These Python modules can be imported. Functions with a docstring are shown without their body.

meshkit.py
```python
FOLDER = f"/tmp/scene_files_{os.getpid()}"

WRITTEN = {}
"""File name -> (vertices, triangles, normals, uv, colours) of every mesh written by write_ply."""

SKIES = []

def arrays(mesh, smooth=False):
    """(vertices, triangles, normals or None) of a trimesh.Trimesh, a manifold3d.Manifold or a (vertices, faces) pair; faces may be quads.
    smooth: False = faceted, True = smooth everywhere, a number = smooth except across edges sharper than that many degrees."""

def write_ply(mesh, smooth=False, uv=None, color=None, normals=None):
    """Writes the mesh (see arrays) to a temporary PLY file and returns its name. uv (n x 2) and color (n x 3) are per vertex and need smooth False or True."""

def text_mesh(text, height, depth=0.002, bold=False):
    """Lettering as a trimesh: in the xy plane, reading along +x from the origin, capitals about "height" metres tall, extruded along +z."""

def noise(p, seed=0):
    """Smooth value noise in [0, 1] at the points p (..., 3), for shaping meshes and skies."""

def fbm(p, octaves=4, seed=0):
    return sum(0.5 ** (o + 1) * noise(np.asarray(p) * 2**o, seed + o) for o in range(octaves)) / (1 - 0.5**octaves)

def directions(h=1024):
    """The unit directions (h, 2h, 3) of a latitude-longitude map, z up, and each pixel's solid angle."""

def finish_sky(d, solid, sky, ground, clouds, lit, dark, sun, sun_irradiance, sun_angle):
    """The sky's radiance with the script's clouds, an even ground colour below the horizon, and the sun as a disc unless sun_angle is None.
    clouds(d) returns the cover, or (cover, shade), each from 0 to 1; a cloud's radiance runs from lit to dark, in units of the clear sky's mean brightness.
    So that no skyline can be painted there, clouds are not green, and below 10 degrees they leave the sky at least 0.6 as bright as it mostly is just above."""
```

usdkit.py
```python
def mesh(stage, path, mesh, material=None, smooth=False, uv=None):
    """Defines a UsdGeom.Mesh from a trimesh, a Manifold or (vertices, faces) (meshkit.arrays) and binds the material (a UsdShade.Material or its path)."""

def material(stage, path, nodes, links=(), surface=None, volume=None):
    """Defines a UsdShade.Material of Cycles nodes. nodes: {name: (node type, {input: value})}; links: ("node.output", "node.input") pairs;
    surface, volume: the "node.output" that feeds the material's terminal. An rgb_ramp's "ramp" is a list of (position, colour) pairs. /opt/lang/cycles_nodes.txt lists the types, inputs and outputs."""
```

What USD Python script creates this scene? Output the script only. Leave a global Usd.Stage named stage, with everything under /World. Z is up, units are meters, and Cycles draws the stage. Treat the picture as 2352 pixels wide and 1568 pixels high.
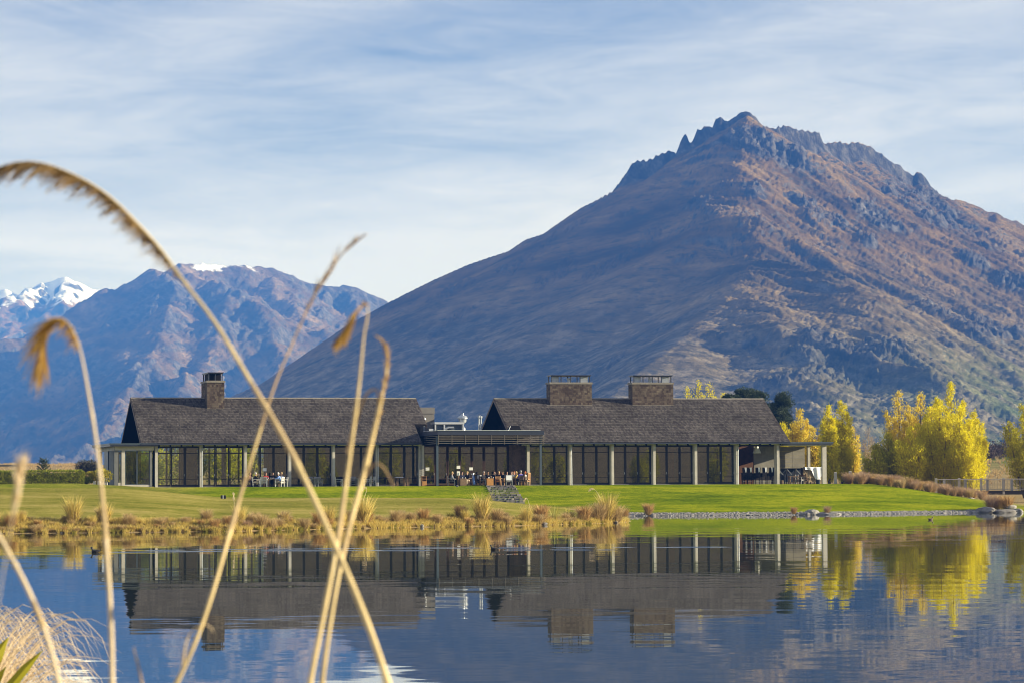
import math, random
import numpy as np, trimesh, manifold3d as m3
from scipy.spatial import cKDTree
from scipy.ndimage import zoom as nzoom, gaussian_filter
import usdkit, meshkit
from pxr import Usd, UsdGeom, UsdShade, UsdLux, Gf, Sdf, Vt

stage = Usd.Stage.CreateInMemory()
UsdGeom.SetStageUpAxis(stage, UsdGeom.Tokens.z)
UsdGeom.SetStageMetersPerUnit(stage, 1.0)
UsdGeom.Xform.Define(stage, '/World')
UsdGeom.Scope.Define(stage, '/World/Looks')

# ---------------------------------------------------------------- camera
FOCAL, APERTURE, EYE = 110.0, 36.0, np.array([0.0, 0.0, 2.74])
PITCH, ROLL = math.radians(2.557), 0.005
FWD = np.array([0, math.cos(PITCH), math.sin(PITCH)])
RIGHT0, UP0 = np.array([1.0, 0, 0]), np.array([0, -math.sin(PITCH), math.cos(PITCH)])
RIGHT = RIGHT0 * math.cos(ROLL) - UP0 * math.sin(ROLL)
UP = UP0 * math.cos(ROLL) + RIGHT0 * math.sin(ROLL)
cam = UsdGeom.Camera.Define(stage, '/World/camera')
cam.CreateFocalLengthAttr(FOCAL)
cam.CreateHorizontalApertureAttr(APERTURE)
cam.CreateVerticalApertureAttr(APERTURE * 682 / 1024)
cam.CreateFStopAttr(11.5)
cam.CreateFocusDistanceAttr(280.0)
cam.CreateClippingRangeAttr(Gf.Vec2f(0.05, 60000))
mt = np.eye(4)
mt[0, :3], mt[1, :3], mt[2, :3], mt[3, :3] = RIGHT, UP, -FWD, EYE
cam.AddTransformOp().Set(Gf.Matrix4d(*mt.ravel().tolist()))
cam.CreateExposureAttr(EXPOSURE := 1.15)

# ---------------------------------------------------------------- sun and sky
SUN_AZ, SUN_EL = math.radians(-1.0), math.radians(15.5)      # azimuth from +x towards +y
SUN = np.array([math.cos(SUN_EL) * math.cos(SUN_AZ), math.cos(SUN_EL) * math.sin(SUN_AZ), math.sin(SUN_EL)])
sun = UsdLux.DistantLight.Define(stage, '/World/sun')
sun.CreateNormalizeAttr(True)
sun.CreateIntensityAttr(1.25)
sun.CreateAngleAttr(0.53)
sun.CreateColorAttr(Gf.Vec3f(1.0, 0.93, 0.82))
zz = SUN; xx = np.cross([0, 0, 1.0], zz); xx /= np.linalg.norm(xx); yy = np.cross(zz, xx)
ms = np.eye(4); ms[0, :3], ms[1, :3], ms[2, :3] = xx, yy, zz
sun.AddTransformOp().Set(Gf.Matrix4d(*ms.ravel().tolist()))
sky = UsdLux.DomeLight.Define(stage, '/World/sky')
sky.CreateIntensityAttr(1.0)
sky_look = usdkit.material(stage, '/World/Looks/sky', {
    "st": ("sky_texture", {"sky_type": "single_scattering", "sun_disc": False, "sun_elevation": SUN_EL,
                           "sun_rotation": math.atan2(SUN[0], SUN[1]), "altitude": 300.0, "air_density": 1.0, "aerosol_density": 0.35, "ozone_density": 1.0}),
    "tc": ("texture_coordinate", {}),
    "map": ("mapping", {"mapping_type": "point", "rotation": (0.0, 0.16, 0.0), "scale": (5.0, 5.0, 24.0)}),
    "big": ("noise_texture", {"scale": 0.75, "detail": 5.0, "roughness": 0.52, "distortion": 0.9}),
    "map2": ("mapping", {"mapping_type": "point", "rotation": (0.0, 0.30, 0.0), "scale": (17.0, 17.0, 85.0)}),
    "fine": ("noise_texture", {"scale": 1.0, "detail": 6.0, "roughness": 0.6, "distortion": 1.6}),
    "add": ("math", {"math_type": "multiply_add", "value2": 0.28}),
    "rmp": ("map_range", {"clamp": True, "from_min": 0.43, "from_max": 0.84, "to_min": 0.0, "to_max": 0.95}),
    "sep": ("separate_xyz", {}),
    "low": ("map_range", {"clamp": True, "range_type": "smoothstep", "from_min": 0.15, "from_max": 0.01, "to_min": 0.0, "to_max": 0.42}),
    "tot": ("math", {"math_type": "add", "use_clamp": True}),
    "ti": ("mix", {"mix_type": "multiply", "fac": 1.0, "color2": (0.66, 0.71, 1.02)}),
    "cl": ("mix", {"mix_type": "mix", "color2": (7.0, 7.2, 7.7)}),
    "bg": ("background_shader", {"strength": 0.05}),
}, [("tc.generated", "map.vector"), ("map.vector", "big.vector"), ("tc.generated", "map2.vector"), ("map2.vector", "fine.vector"),
    ("fine.fac", "add.value1"), ("big.fac", "add.value3"), ("add.value", "rmp.value"), ("tc.generated", "sep.vector"), ("sep.z", "low.value"),
    ("rmp.result", "tot.value1"), ("low.result", "tot.value2"), ("tot.value", "cl.fac"),
    ("st.color", "ti.color1"), ("ti.color", "cl.color1"), ("cl.color", "bg.color")], surface="bg.background")
UsdShade.MaterialBindingAPI.Apply(sky.GetPrim()).Bind(sky_look)

# ---------------------------------------------------------------- helpers
F_PX = FOCAL / APERTURE * 2352.0            # the photograph is measured on a 2352 x 1568 print of it
def ray(px, py):
    return FWD + RIGHT * ((px - 1176.0) / F_PX) - UP * ((py - 784.0) / F_PX)
def at(px, py, Y):
    d = ray(px, py); return EYE + d * ((Y - EYE[1]) / d[1])
def at_z(px, py, z):
    d = ray(px, py); return EYE + d * ((z - EYE[2]) / d[2])

TH = math.radians(13.6)
CU, SU, OY = math.cos(TH), math.sin(TH), 298.6
FLOOR = 2.42
def loc(u, n, z=FLOOR):
    """Point of the clubhouse's own frame (u along the front to the right, n out of the front) in the world."""
    return np.array([u * CU + n * SU, OY + u * SU - n * CU, z])
def to_un(x, y):
    return x * CU + (y - OY) * SU, x * SU - (y - OY) * CU

COUNT = {}
def path_for(name, parent='/World'):
    k = (parent, name); n = COUNT.get(k, 0); COUNT[k] = n + 1
    return f"{parent}/{name}" + (f"_{n:03d}" if n else "")
def tag(prim, label=None, cat=None, group=None, kind=None):
    p = prim.GetPrim() if hasattr(prim, 'GetPrim') else prim
    for k, v in (('label', label), ('category', cat), ('group', group), ('kind', kind)):
        if v: p.SetCustomDataByKey(k, v)
    return p
def thing(name, label, cat, loc3=(0, 0, 0), rz=0.0, group=None, scale=None, kind=None):
    x = UsdGeom.Xform.Define(stage, path_for(name))
    x.AddTranslateOp().Set(Gf.Vec3d(*map(float, loc3)))
    if rz: x.AddRotateZOp().Set(float(math.degrees(rz)))
    if scale is not None: x.AddScaleOp().Set(Gf.Vec3f(*([float(scale)] * 3 if np.ndim(scale) == 0 else map(float, scale))))
    return tag(x, label, cat, group, kind)
def obj(name, mesh, mat, parent=None, smooth=False, label=None, kind=None):
    pp = '/World' if parent is None else str(parent.GetPath())
    m = usdkit.mesh(stage, path_for(name, pp), mesh, mat, smooth=smooth)
    return tag(m, label, kind=kind)
def copy_of(src, name, loc3, rz=0.0, label=None, cat=None, group=None, scale=None):
    r = thing(name, label, cat, loc3, rz, group, scale)
    r.GetReferences().AddInternalReference(src.GetPath()); r.SetInstanceable(True)
    return r
def proto(name):
    c = stage.CreateClassPrim(f'/World/prototypes/{name}')
    return c
UsdGeom.Scope.Define(stage, '/World/prototypes')
stage.GetPrimAtPath('/World/prototypes').SetSpecifier(Sdf.SpecifierClass)

from scipy.sparse import coo_matrix
from scipy.sparse.csgraph import connected_components
_plain_mesh = usdkit.mesh
def _mesh(stage_, path, mesh, material=None, smooth=False, uv=None):
    """As usdkit.mesh, and gives every loose piece of the mesh its own random number, as the primvar 'piece'."""
    m = _plain_mesh(stage_, path, mesh, material, smooth, uv)
    if material is not None and material in PIECEWISE:
        f = np.array(m.GetFaceVertexIndicesAttr().Get()).reshape(-1, 3); n = len(m.GetPointsAttr().Get())
        k, lab = connected_components(coo_matrix((np.ones(2 * len(f)), (np.r_[f[:, 0], f[:, 1]], np.r_[f[:, 1], f[:, 2]])), (n, n)), directed=False)
        seed = sum(map(ord, path)) % 9973
        primvar(m, 'piece', np.random.default_rng(seed).uniform(0, 1, k)[lab])
    return m
PIECEWISE = []
usdkit.mesh = _mesh
cat_ = trimesh.util.concatenate
def box(x0, x1, y0, y1, z0, z1):
    m = trimesh.creation.box([x1 - x0, y1 - y0, z1 - z0]); m.apply_translation([(x0 + x1) / 2, (y0 + y1) / 2, (z0 + z1) / 2]); return m
def hexa(p8):
    """Solid from 8 corners: 4 of the bottom (counter-clockwise), 4 of the top."""
    f = [(0, 3, 2, 1), (4, 5, 6, 7), (0, 1, 5, 4), (1, 2, 6, 5), (2, 3, 7, 6), (3, 0, 4, 7)]
    tri = [(a, b, c) for a, b, c, d in f] + [(a, c, d) for a, b, c, d in f]
    return trimesh.Trimesh(np.array(p8, float), np.array(tri), process=False)
def prism(poly, axis, a, b):
    """Extrudes a 2-D polygon along axis 'x' (poly is y,z) or 'y' (poly is x,z) or 'z' (poly is x,y) from a to b."""
    poly = np.asarray(poly, float); n = len(poly)
    def lift(t):
        c = np.full(n, t)
        return np.stack({'x': (c, poly[:, 0], poly[:, 1]), 'y': (poly[:, 0], c, poly[:, 1]), 'z': (poly[:, 0], poly[:, 1], c)}[axis], 1)
    v = np.vstack([lift(a), lift(b)])
    f = [(0, i + 1, i) for i in range(1, n - 1)] + [(n, n + i, n + i + 1) for i in range(1, n - 1)]
    for i in range(n):
        j = (i + 1) % n
        f += [(i, j, n + j), (i, n + j, n + i)]
    m = trimesh.Trimesh(v, np.array(f), process=False)
    if m.volume < 0: m.invert()
    return m
def tube(pts, radii, sides=6, cap=True):
    pts = np.asarray(pts, float); n = len(pts); radii = np.broadcast_to(radii, n)
    t = np.gradient(pts, axis=0); t /= np.maximum(np.linalg.norm(t, axis=1, keepdims=True), 1e-9)
    ref = np.array([0, 0, 1.0]) if abs(t[:, 2]).mean() < .8 else np.array([1.0, 0, 0])
    a = np.cross(t, ref); a /= np.maximum(np.linalg.norm(a, axis=1, keepdims=True), 1e-9); b = np.cross(t, a)
    ang = np.arange(sides) / sides * 2 * np.pi
    v = (pts[:, None] + radii[:, None, None] * (a[:, None] * np.cos(ang)[None, :, None] + b[:, None] * np.sin(ang)[None, :, None])).reshape(-1, 3)
    f = []
    for i in range(n - 1):
        for k in range(sides):
            p, q = i * sides + k, i * sides + (k + 1) % sides
            f += [(p, q, q + sides), (p, q + sides, p + sides)]
    if cap:
        f += [(0, k + 1, k) for k in range(1, sides - 1)]
        o = (n - 1) * sides
        f += [(o, o + k, o + k + 1) for k in range(1, sides - 1)]
    return trimesh.Trimesh(v, np.array(f), process=False)
def move(m, t=(0, 0, 0), rz=0.0, s=None):
    m = m.copy()
    if s is not None: m.apply_scale(s)
    if rz: m.apply_transform(trimesh.transformations.rotation_matrix(rz, [0, 0, 1]))
    m.apply_translation(t); return m
def sstep(x, a, b):
    t = np.clip((np.asarray(x, float) - a) / (b - a), 0, 1); return t * t * (3 - 2 * t)
def grid_mesh(xs, ys, Z):
    X, Y = np.meshgrid(xs, ys, indexing='xy')
    v = np.stack([X, Y, Z], -1).reshape(-1, 3); nx = len(xs)
    i = (np.arange(len(ys) - 1)[:, None] * nx + np.arange(nx - 1)[None]).ravel()
    f = np.vstack([np.stack([i, i + 1, i + nx + 1], 1), np.stack([i, i + nx + 1, i + nx], 1)])
    return v, f
def primvar(mesh_prim, name, values):
    UsdGeom.PrimvarsAPI(mesh_prim).CreatePrimvar(name, Sdf.ValueTypeNames.FloatArray, 'vertex').Set(Vt.FloatArray.FromNumpy(np.asarray(values, np.float32)))

# ---------------------------------------------------------------- materials
L = '/World/Looks/'
MAT = {}
def plain(name, col, rough=0.6, metal=0.0, spec=0.5, vary=0.0, scale=3.0, bump=0.0, bscale=None, island=0.0, hue=0.0, **extra):
    """A principled surface with a little procedural tone: noise of the given scale, a step per loose piece, and fine relief."""
    nodes = {"p": ("principled_bsdf", {"base_color": col, "roughness": rough, "metallic": metal, "specular_ior_level": spec, **extra})}
    links = []
    if vary or island:
        nodes["geo"] = ("attribute", {"attribute": "piece"}); nodes["tc"] = ("texture_coordinate", {})
        nodes["n"] = ("noise_texture", {"scale": scale, "detail": 5.0, "roughness": 0.65})
        nodes["m1"] = ("map_range", {"from_min": 0.25, "from_max": 0.75, "to_min": 1 - vary, "to_max": 1 + vary})
        nodes["m2"] = ("map_range", {"from_min": 0.0, "from_max": 1.0, "to_min": 1 - island, "to_max": 1 + island})
        nodes["mm"] = ("math", {"math_type": "multiply"})
        nodes["mh"] = ("map_range", {"from_min": 0.0, "from_max": 1.0, "to_min": 0.5 - hue, "to_max": 0.5 + hue})
        nodes["h"] = ("hsv", {"color": col})
        links += [("tc.object", "n.vector"), ("n.fac", "m1.value"), ("geo.fac", "m2.value"), ("geo.fac", "mh.value"),
                  ("m1.result", "mm.value1"), ("m2.result", "mm.value2"), ("mm.value", "h.value"), ("mh.result", "h.hue"), ("h.color", "p.base_color")]
    if bump:
        nodes.setdefault("tc", ("texture_coordinate", {}))
        nodes["bn"] = ("noise_texture", {"scale": bscale or scale * 4, "detail": 4.0, "roughness": 0.6})
        nodes["b"] = ("bump", {"strength": bump, "distance": 0.02})
        links += [("tc.object", "bn.vector"), ("bn.fac", "b.height"), ("b.normal", "p.normal")]
    MAT[name] = usdkit.material(stage, L + name, nodes, links, surface="p.BSDF")
    if island: PIECEWISE.append(MAT[name])
    return MAT[name]
def leafy(name, col, col2, trans=0.35, island=0.35, rough=0.6):
    """Thin foliage: each loose piece has its own tone between two colours, and light comes through."""
    MAT[name] = usdkit.material(stage, L + name, {
        "geo": ("attribute", {"attribute": "piece"}), "mx": ("mix", {"color1": col, "color2": col2}),
        "m2": ("map_range", {"from_min": 0.0, "from_max": 1.0, "to_min": 1 - island, "to_max": 1 + island}),
        "wn": ("white_noise_texture", {"dimensions": "1D"}),
        "h": ("hsv", {}), "d": ("principled_bsdf", {"roughness": rough, "specular_ior_level": 0.25}), "t": ("translucent_bsdf", {}),
        "mc": ("mix_closure", {"fac": trans})},
        [("geo.fac", "mx.fac"), ("geo.fac", "wn.w"), ("wn.value", "m2.value"), ("mx.color", "h.color"), ("m2.result", "h.value"),
         ("h.color", "d.base_color"), ("h.color", "t.color"), ("d.BSDF", "mc.closure1"), ("t.BSDF", "mc.closure2")], surface="mc.closure")
    PIECEWISE.append(MAT[name])
    return MAT[name]
# ================================================================ the land
# the lake's far edge, world metres: the near lawn's waterline, round its tip into the gap, then the cove on the right
SH_L = np.array([(-460, 150), (-150, 160), (-60, 168), (-28.4, 173.4), (-16, 177.7), (-6.2, 190), (-2, 193.2), (.65, 195), (4.5, 201), (6.9, 205.8), (7.9, 211)])
SH_T = np.array([(8.2, 216), (7.7, 224), (7.2, 234), (7.6, 241), (8.6, 245)])
SH_R = np.array([(9.7, 246.6), (14.5, 245.5), (23.6, 247), (31, 251.5), (37.5, 256), (41.8, 256.2), (60, 259), (150, 256), (460, 240)])
import shapely
_line = np.vstack([SH_L, SH_T, SH_R])
_land = shapely.Polygon(np.vstack([_line, [(460, 900), (-460, 900)]]))
_s = np.r_[0, np.cumsum(np.linalg.norm(np.diff(_line, axis=0), axis=1))]; _t = np.arange(0, _s[-1], .25)
_dense = cKDTree(np.stack([np.interp(_t, _s, _line[:, 0]), np.interp(_t, _s, _line[:, 1])], 1))
def shore_d(x, y):
    """Distance from the far waterline, positive on land."""
    d, _ = _dense.query(np.stack([np.asarray(x, float), np.asarray(y, float)], -1))
    inside = shapely.contains_xy(_land, x, y) | (np.asarray(y) > 900)
    return np.where(inside, d, -d)
def smax(a, b, k):
    h = np.clip(0.5 + 0.5 * (a - b) / k, 0, 1); return b * (1 - h) + a * h + k * h * (1 - h)
def smin(a, b, k): return -smax(-a, -b, k)
def wob(x, y, s, seed=0, o=3):
    return meshkit.fbm(np.stack([np.asarray(x) * s, np.asarray(y) * s, np.zeros_like(np.asarray(x, float))], -1), o, seed) - 0.5
def print_x(x, y): return 1176 + F_PX * x / np.maximum(y, 60)
def mound(x, y):
    """The pale near lawn: a low mound between the near waterline and the swale before the terrace bank."""
    px = print_x(x, y)
    zc = np.interp(px, [-400, 0, 250, 330, 500, 1050, 1200, 1290, 1380, 1440, 1500], [2.5, 2.45, 2.4, 2.22, 1.64, 1.53, 1.07, 0.74, 0.46, 0.35, .3])
    y0 = np.interp(x, SH_L[:, 0], SH_L[:, 1])
    z = zc * (0.22 + 0.78 * np.clip((y - y0) / np.maximum(236 - y0, 5), 0, 1) ** 0.85)
    back = sstep(y, 238, 258) * sstep(px, 260, 520)
    return z * (1 - back) + back * np.minimum(z, 0.6)
def bank(x, y):
    u, n = to_un(x, y)
    nt = np.interp(u, [-40, -10, 2, 30, 36], [5.5, 6.5, 8.0, 9.0, 9.0])
    ybot = np.interp(x, [4, 13, 23.6, 31, 37.5, 60], [255, 247.5, 249, 253, 258, 262])
    ytop = OY + (x * SU / CU) - nt / CU
    t = np.clip((y - ybot) / np.maximum(ytop - ybot, 4), 0, 1)
    zb = 0.22 + (FLOOR - 0.05 - 0.22) * np.interp(t, [0, .08, .25, .5, .75, .9, 1.0], [0, .075, .25, .53, .80, .945, 1.0])
    fall = sstep(x + 0.10 * (y - 290), 33.5, 49.0)
    zb = zb * (1 - fall) + fall * (0.30 + 0.35 * sstep(y, 280, 330))
    return zb + 0.42 * sstep(u, -33, -44) * sstep(y, 255, 285)
def ground(x, y):
    x, y = np.asarray(x, float), np.asarray(y, float)
    u, n = to_un(x, y)
    d = shore_d(x, y)
    z = smax(mound(x, y), bank(x, y), 0.25)
    rise = np.where(x > 8.5, 0.10 * d, 0.30 * sstep(d, 0, 2.5) + 0.16 * d)
    z = np.where(d > 0, smin(z, rise, 0.12), np.maximum(-1.6, 0.25 * d))
    # country behind
    far = np.interp(y, [300, 345, 420, 600, 800, 1300, 2000, 4000], [0, 0.0, 1.0, 3.6, 5.2, 8, 10, 20])
    sidev = np.interp(x, [-60, -20, 30, 60, 140], [1.0, 0.5, 0.5, 1.25, 1.5])
    behind = sstep(y, 325, 420)
    z = z * (1 - behind) + behind * (2.3 + far * sidev + 1.1 * wob(x, y, 1 / 60., 3))
    # near bank under the camera, and the hills behind it
    yn = 25 + 7 * wob(x, y * 0, 1 / 35., 9) - 0.00015 * x * x
    dn = yn - y
    near = np.where(dn < 0, np.maximum(-1.6, 0.25 * dn), 1.25 * sstep(dn, 0, 20))
    near = near + sstep(y, -120, -900) * (26 + 34 * meshkit.fbm(np.stack([x / 420., y / 420., 0 * x], -1), 4, 21)) + sstep(y, -700, -1600) * 90
    z = np.where(y < 110, near, z)
    side = sstep(np.abs(x), 300, 420)
    z = np.where((z < 2.0), z * (1 - side) + side * 2.0, z)
    return z + np.where(z > 0.05, (0.10 * wob(x, y, 1 / 9., 5) + 0.05 * wob(x, y, 1 / 2.2, 6)) * np.clip(z, 0, 1) * np.where((n < 7) & (n > -22) & (u > -42) & (u < 36), 0.15, 1.0), 0)

def axis(fine0, fine1, step, lo, hi, grow=1.13):
    a = list(np.arange(fine0, fine1 + 1e-6, step)); s = step
    while a[-1] < hi: s *= grow; a.append(a[-1] + s)
    s = step
    while a[0] > lo: s *= grow; a.insert(0, a[0] - s)
    return np.array(a)
xs = axis(-46, 56, 0.45, -9000, 9000)
ys = np.concatenate([axis(166, 345, 0.45, 8, 9500, 1.12)])
ys = np.concatenate([axis(-30, 34, 2.0, -2600, 34, 1.2)[:-1], ys[ys > 34]])
XX, YY = np.meshgrid(xs, ys)
ZG = ground(XX, YY)
gv, gf = grid_mesh(xs, ys, ZG)
gm = obj('ground', (gv, gf), None, smooth=True, kind='structure')
X, Y = gv[:, 0], gv[:, 1]
U, N_ = to_un(X, Y)
D_ = shore_d(X, Y); pxs = print_x(X, Y)
# where the watered green lawn grows, where the pale mown one, where gravel lies (plants, not light)
edge = bank(X, Y) - mound(X, Y) + 0.12 * wob(X, Y, .5, 41)
lush = sstep(edge, -0.12, 0.10) * sstep(Y, 232, 246) * sstep(pxs, 300, 520)
lush = np.maximum(lush, (X > 8.5) * 1.0 * sstep(Y, 243, 246)) * (1 - sstep(Y, 330, 350))
lush = np.maximum(lush, 0.55 * sstep(pxs, 420, 60) * sstep(Y, 225, 262) * (1 - sstep(Y, 285, 300)))
grav = ((X > 8.2) & (Y > 236) & (D_ < 2.1 + 1.0 * wob(X, Y, .4, 31)) & (X < 39)) * 1.0
wild = np.clip(sstep(Y, 318, 334) + sstep(X + 0.10 * (Y - 290), 38, 45) + (Y < 110) + (D_ < 2.9) * (X < 8.5) * (Y < 240), 0, 1)
farg = sstep(Y, 380, 560) * sstep(X, 40, 70)
primvar(gm, 'lush', lush); primvar(gm, 'gravel', grav); primvar(gm, 'wild', wild); primvar(gm, 'meadow', farg)
ground_look = usdkit.material(stage, L + 'ground', {
    "tc": ("geometry", {}),
    "a1": ("attribute", {"attribute": "lush"}), "a2": ("attribute", {"attribute": "gravel"}), "a3": ("attribute", {"attribute": "wild"}), "a4": ("attribute", {"attribute": "meadow"}),
    "n1": ("noise_texture", {"scale": 0.16, "detail": 6.0, "roughness": 0.62}), "n2": ("noise_texture", {"scale": 2.6, "detail": 6.0, "roughness": 0.7}),
    "mp": ("mapping", {"mapping_type": "point", "scale": (0.6, 1.0, 1.0)}),
    "pale": ("rgb_ramp", {"ramp": [(0.40, (0.135, 0.145, 0.018)), (0.5, (0.235, 0.215, 0.042)), (0.60, (0.36, 0.295, 0.09))]}),
    "green": ("rgb_ramp", {"ramp": [(0.41, (0.072, 0.115, 0.003)), (0.5, (0.165, 0.212, 0.005)), (0.585, (0.285, 0.295, 0.012))]}),
    "dry": ("rgb_ramp", {"ramp": [(0.3, (0.20, 0.145, 0.065)), (0.5, (0.30, 0.225, 0.11)), (0.7, (0.40, 0.31, 0.17))]}),
    "mead": ("rgb_ramp", {"ramp": [(0.35, (0.07, 0.11, 0.025)), (0.5, (0.11, 0.15, 0.035)), (0.62, (0.25, 0.21, 0.08))]}),
    "grv": ("rgb_ramp", {"ramp": [(0.35, (0.12, 0.11, 0.095)), (0.5, (0.28, 0.265, 0.235)), (0.65, (0.46, 0.44, 0.40))]}),
    "n3": ("noise_texture", {"scale": 5.0, "detail": 3.0, "roughness": 0.8}),
    "mixn": ("math", {"math_type": "multiply_add", "value2": 0.5, "value3": 0.0}), "half": ("math", {"math_type": "multiply_add", "value2": 0.5}),
    "x1": ("mix", {}), "x2": ("mix", {}), "x3": ("mix", {}), "x4": ("mix", {}),
    "b": ("bump", {"strength": 0.9, "distance": 0.10}),
    "p": ("principled_bsdf", {"roughness": 0.9, "specular_ior_level": 0.0})},
    [("tc.position", "mp.vector"), ("mp.vector", "n1.vector"), ("mp.vector", "n2.vector"), ("tc.position", "n3.vector"),
     ("n2.fac", "mixn.value1"), ("n1.fac", "half.value1"), ("mixn.value", "half.value3"),
     ("half.value", "pale.fac"), ("half.value", "green.fac"), ("half.value", "dry.fac"), ("half.value", "mead.fac"), ("n3.fac", "grv.fac"),
     ("a1.fac", "x1.fac"), ("pale.color", "x1.color1"), ("green.color", "x1.color2"),
     ("a3.fac", "x2.fac"), ("x1.color", "x2.color1"), ("dry.color", "x2.color2"),
     ("a4.fac", "x4.fac"), ("x2.color", "x4.color1"), ("mead.color", "x4.color2"),
     ("a2.fac", "x3.fac"), ("x4.color", "x3.color1"), ("grv.color", "x3.color2"),
     ("n2.fac", "b.height"), ("b.normal", "p.normal"), ("x3.color", "p.base_color")], surface="p.BSDF")
UsdShade.MaterialBindingAPI.Apply(gm).Bind(ground_look)

# ---------------------------------------------------------------- the lake
water_look = usdkit.material(stage, L + 'water', {
    "g": ("geometry", {}),
    "ma": ("mapping", {"mapping_type": "point", "scale": (0.16, 0.62, 1.0)}), "na": ("noise_texture", {"scale": 1.0, "detail": 3.0, "roughness": 0.55, "distortion": 0.4}),
    "mb": ("mapping", {"mapping_type": "point", "scale": (0.9, 2.6, 1.0)}), "nb": ("noise_texture", {"scale": 1.0, "detail": 2.0, "roughness": 0.5}),
    "mp": ("mapping", {"mapping_type": "point", "scale": (0.018, 0.045, 1.0)}), "np": ("noise_texture", {"scale": 1.0, "detail": 2.0}),
    "pr": ("map_range", {"clamp": True, "range_type": "smoothstep", "from_min": 0.46, "from_max": 0.66, "to_min": 0.0095, "to_max": 0.015}),
    "sa": ("vector_math", {"math_type": "subtract", "vector2": (0.5, 0.5, 0.5)}), "sb": ("vector_math", {"math_type": "subtract", "vector2": (0.5, 0.5, 0.5)}),
    "ka": ("vector_math", {"math_type": "scale"}), "kb": ("vector_math", {"math_type": "scale", "scale": 0.0075}),
    "ad": ("vector_math", {"math_type": "add"}), "fl": ("vector_math", {"math_type": "multiply", "vector2": (0.55, 1.0, 0.0)}),
    "up": ("vector_math", {"math_type": "add", "vector2": (0.0, 0.0, 1.0)}), "nm": ("vector_math", {"math_type": "normalize"}),
    "p": ("principled_bsdf", {"base_color": (0.030, 0.034, 0.018), "roughness": 0.015, "ior": 1.333, "specular_ior_level": 0.5})},
    [("g.position", "ma.vector"), ("ma.vector", "na.vector"), ("g.position", "mb.vector"), ("mb.vector", "nb.vector"), ("g.position", "mp.vector"), ("mp.vector", "np.vector"),
     ("np.fac", "pr.value"), ("na.color", "sa.vector1"), ("nb.color", "sb.vector1"), ("sa.vector", "ka.vector1"), ("pr.result", "ka.scale"), ("sb.vector", "kb.vector1"),
     ("ka.vector", "ad.vector1"), ("kb.vector", "ad.vector2"), ("ad.vector", "fl.vector1"), ("fl.vector", "up.vector1"), ("up.vector", "nm.vector1"), ("nm.vector", "p.normal")], surface="p.BSDF")
obj('lake_water', grid_mesh(np.linspace(-450, 450, 10), np.linspace(8, 300, 8), np.zeros((8, 10))), water_look, kind='structure')

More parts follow.
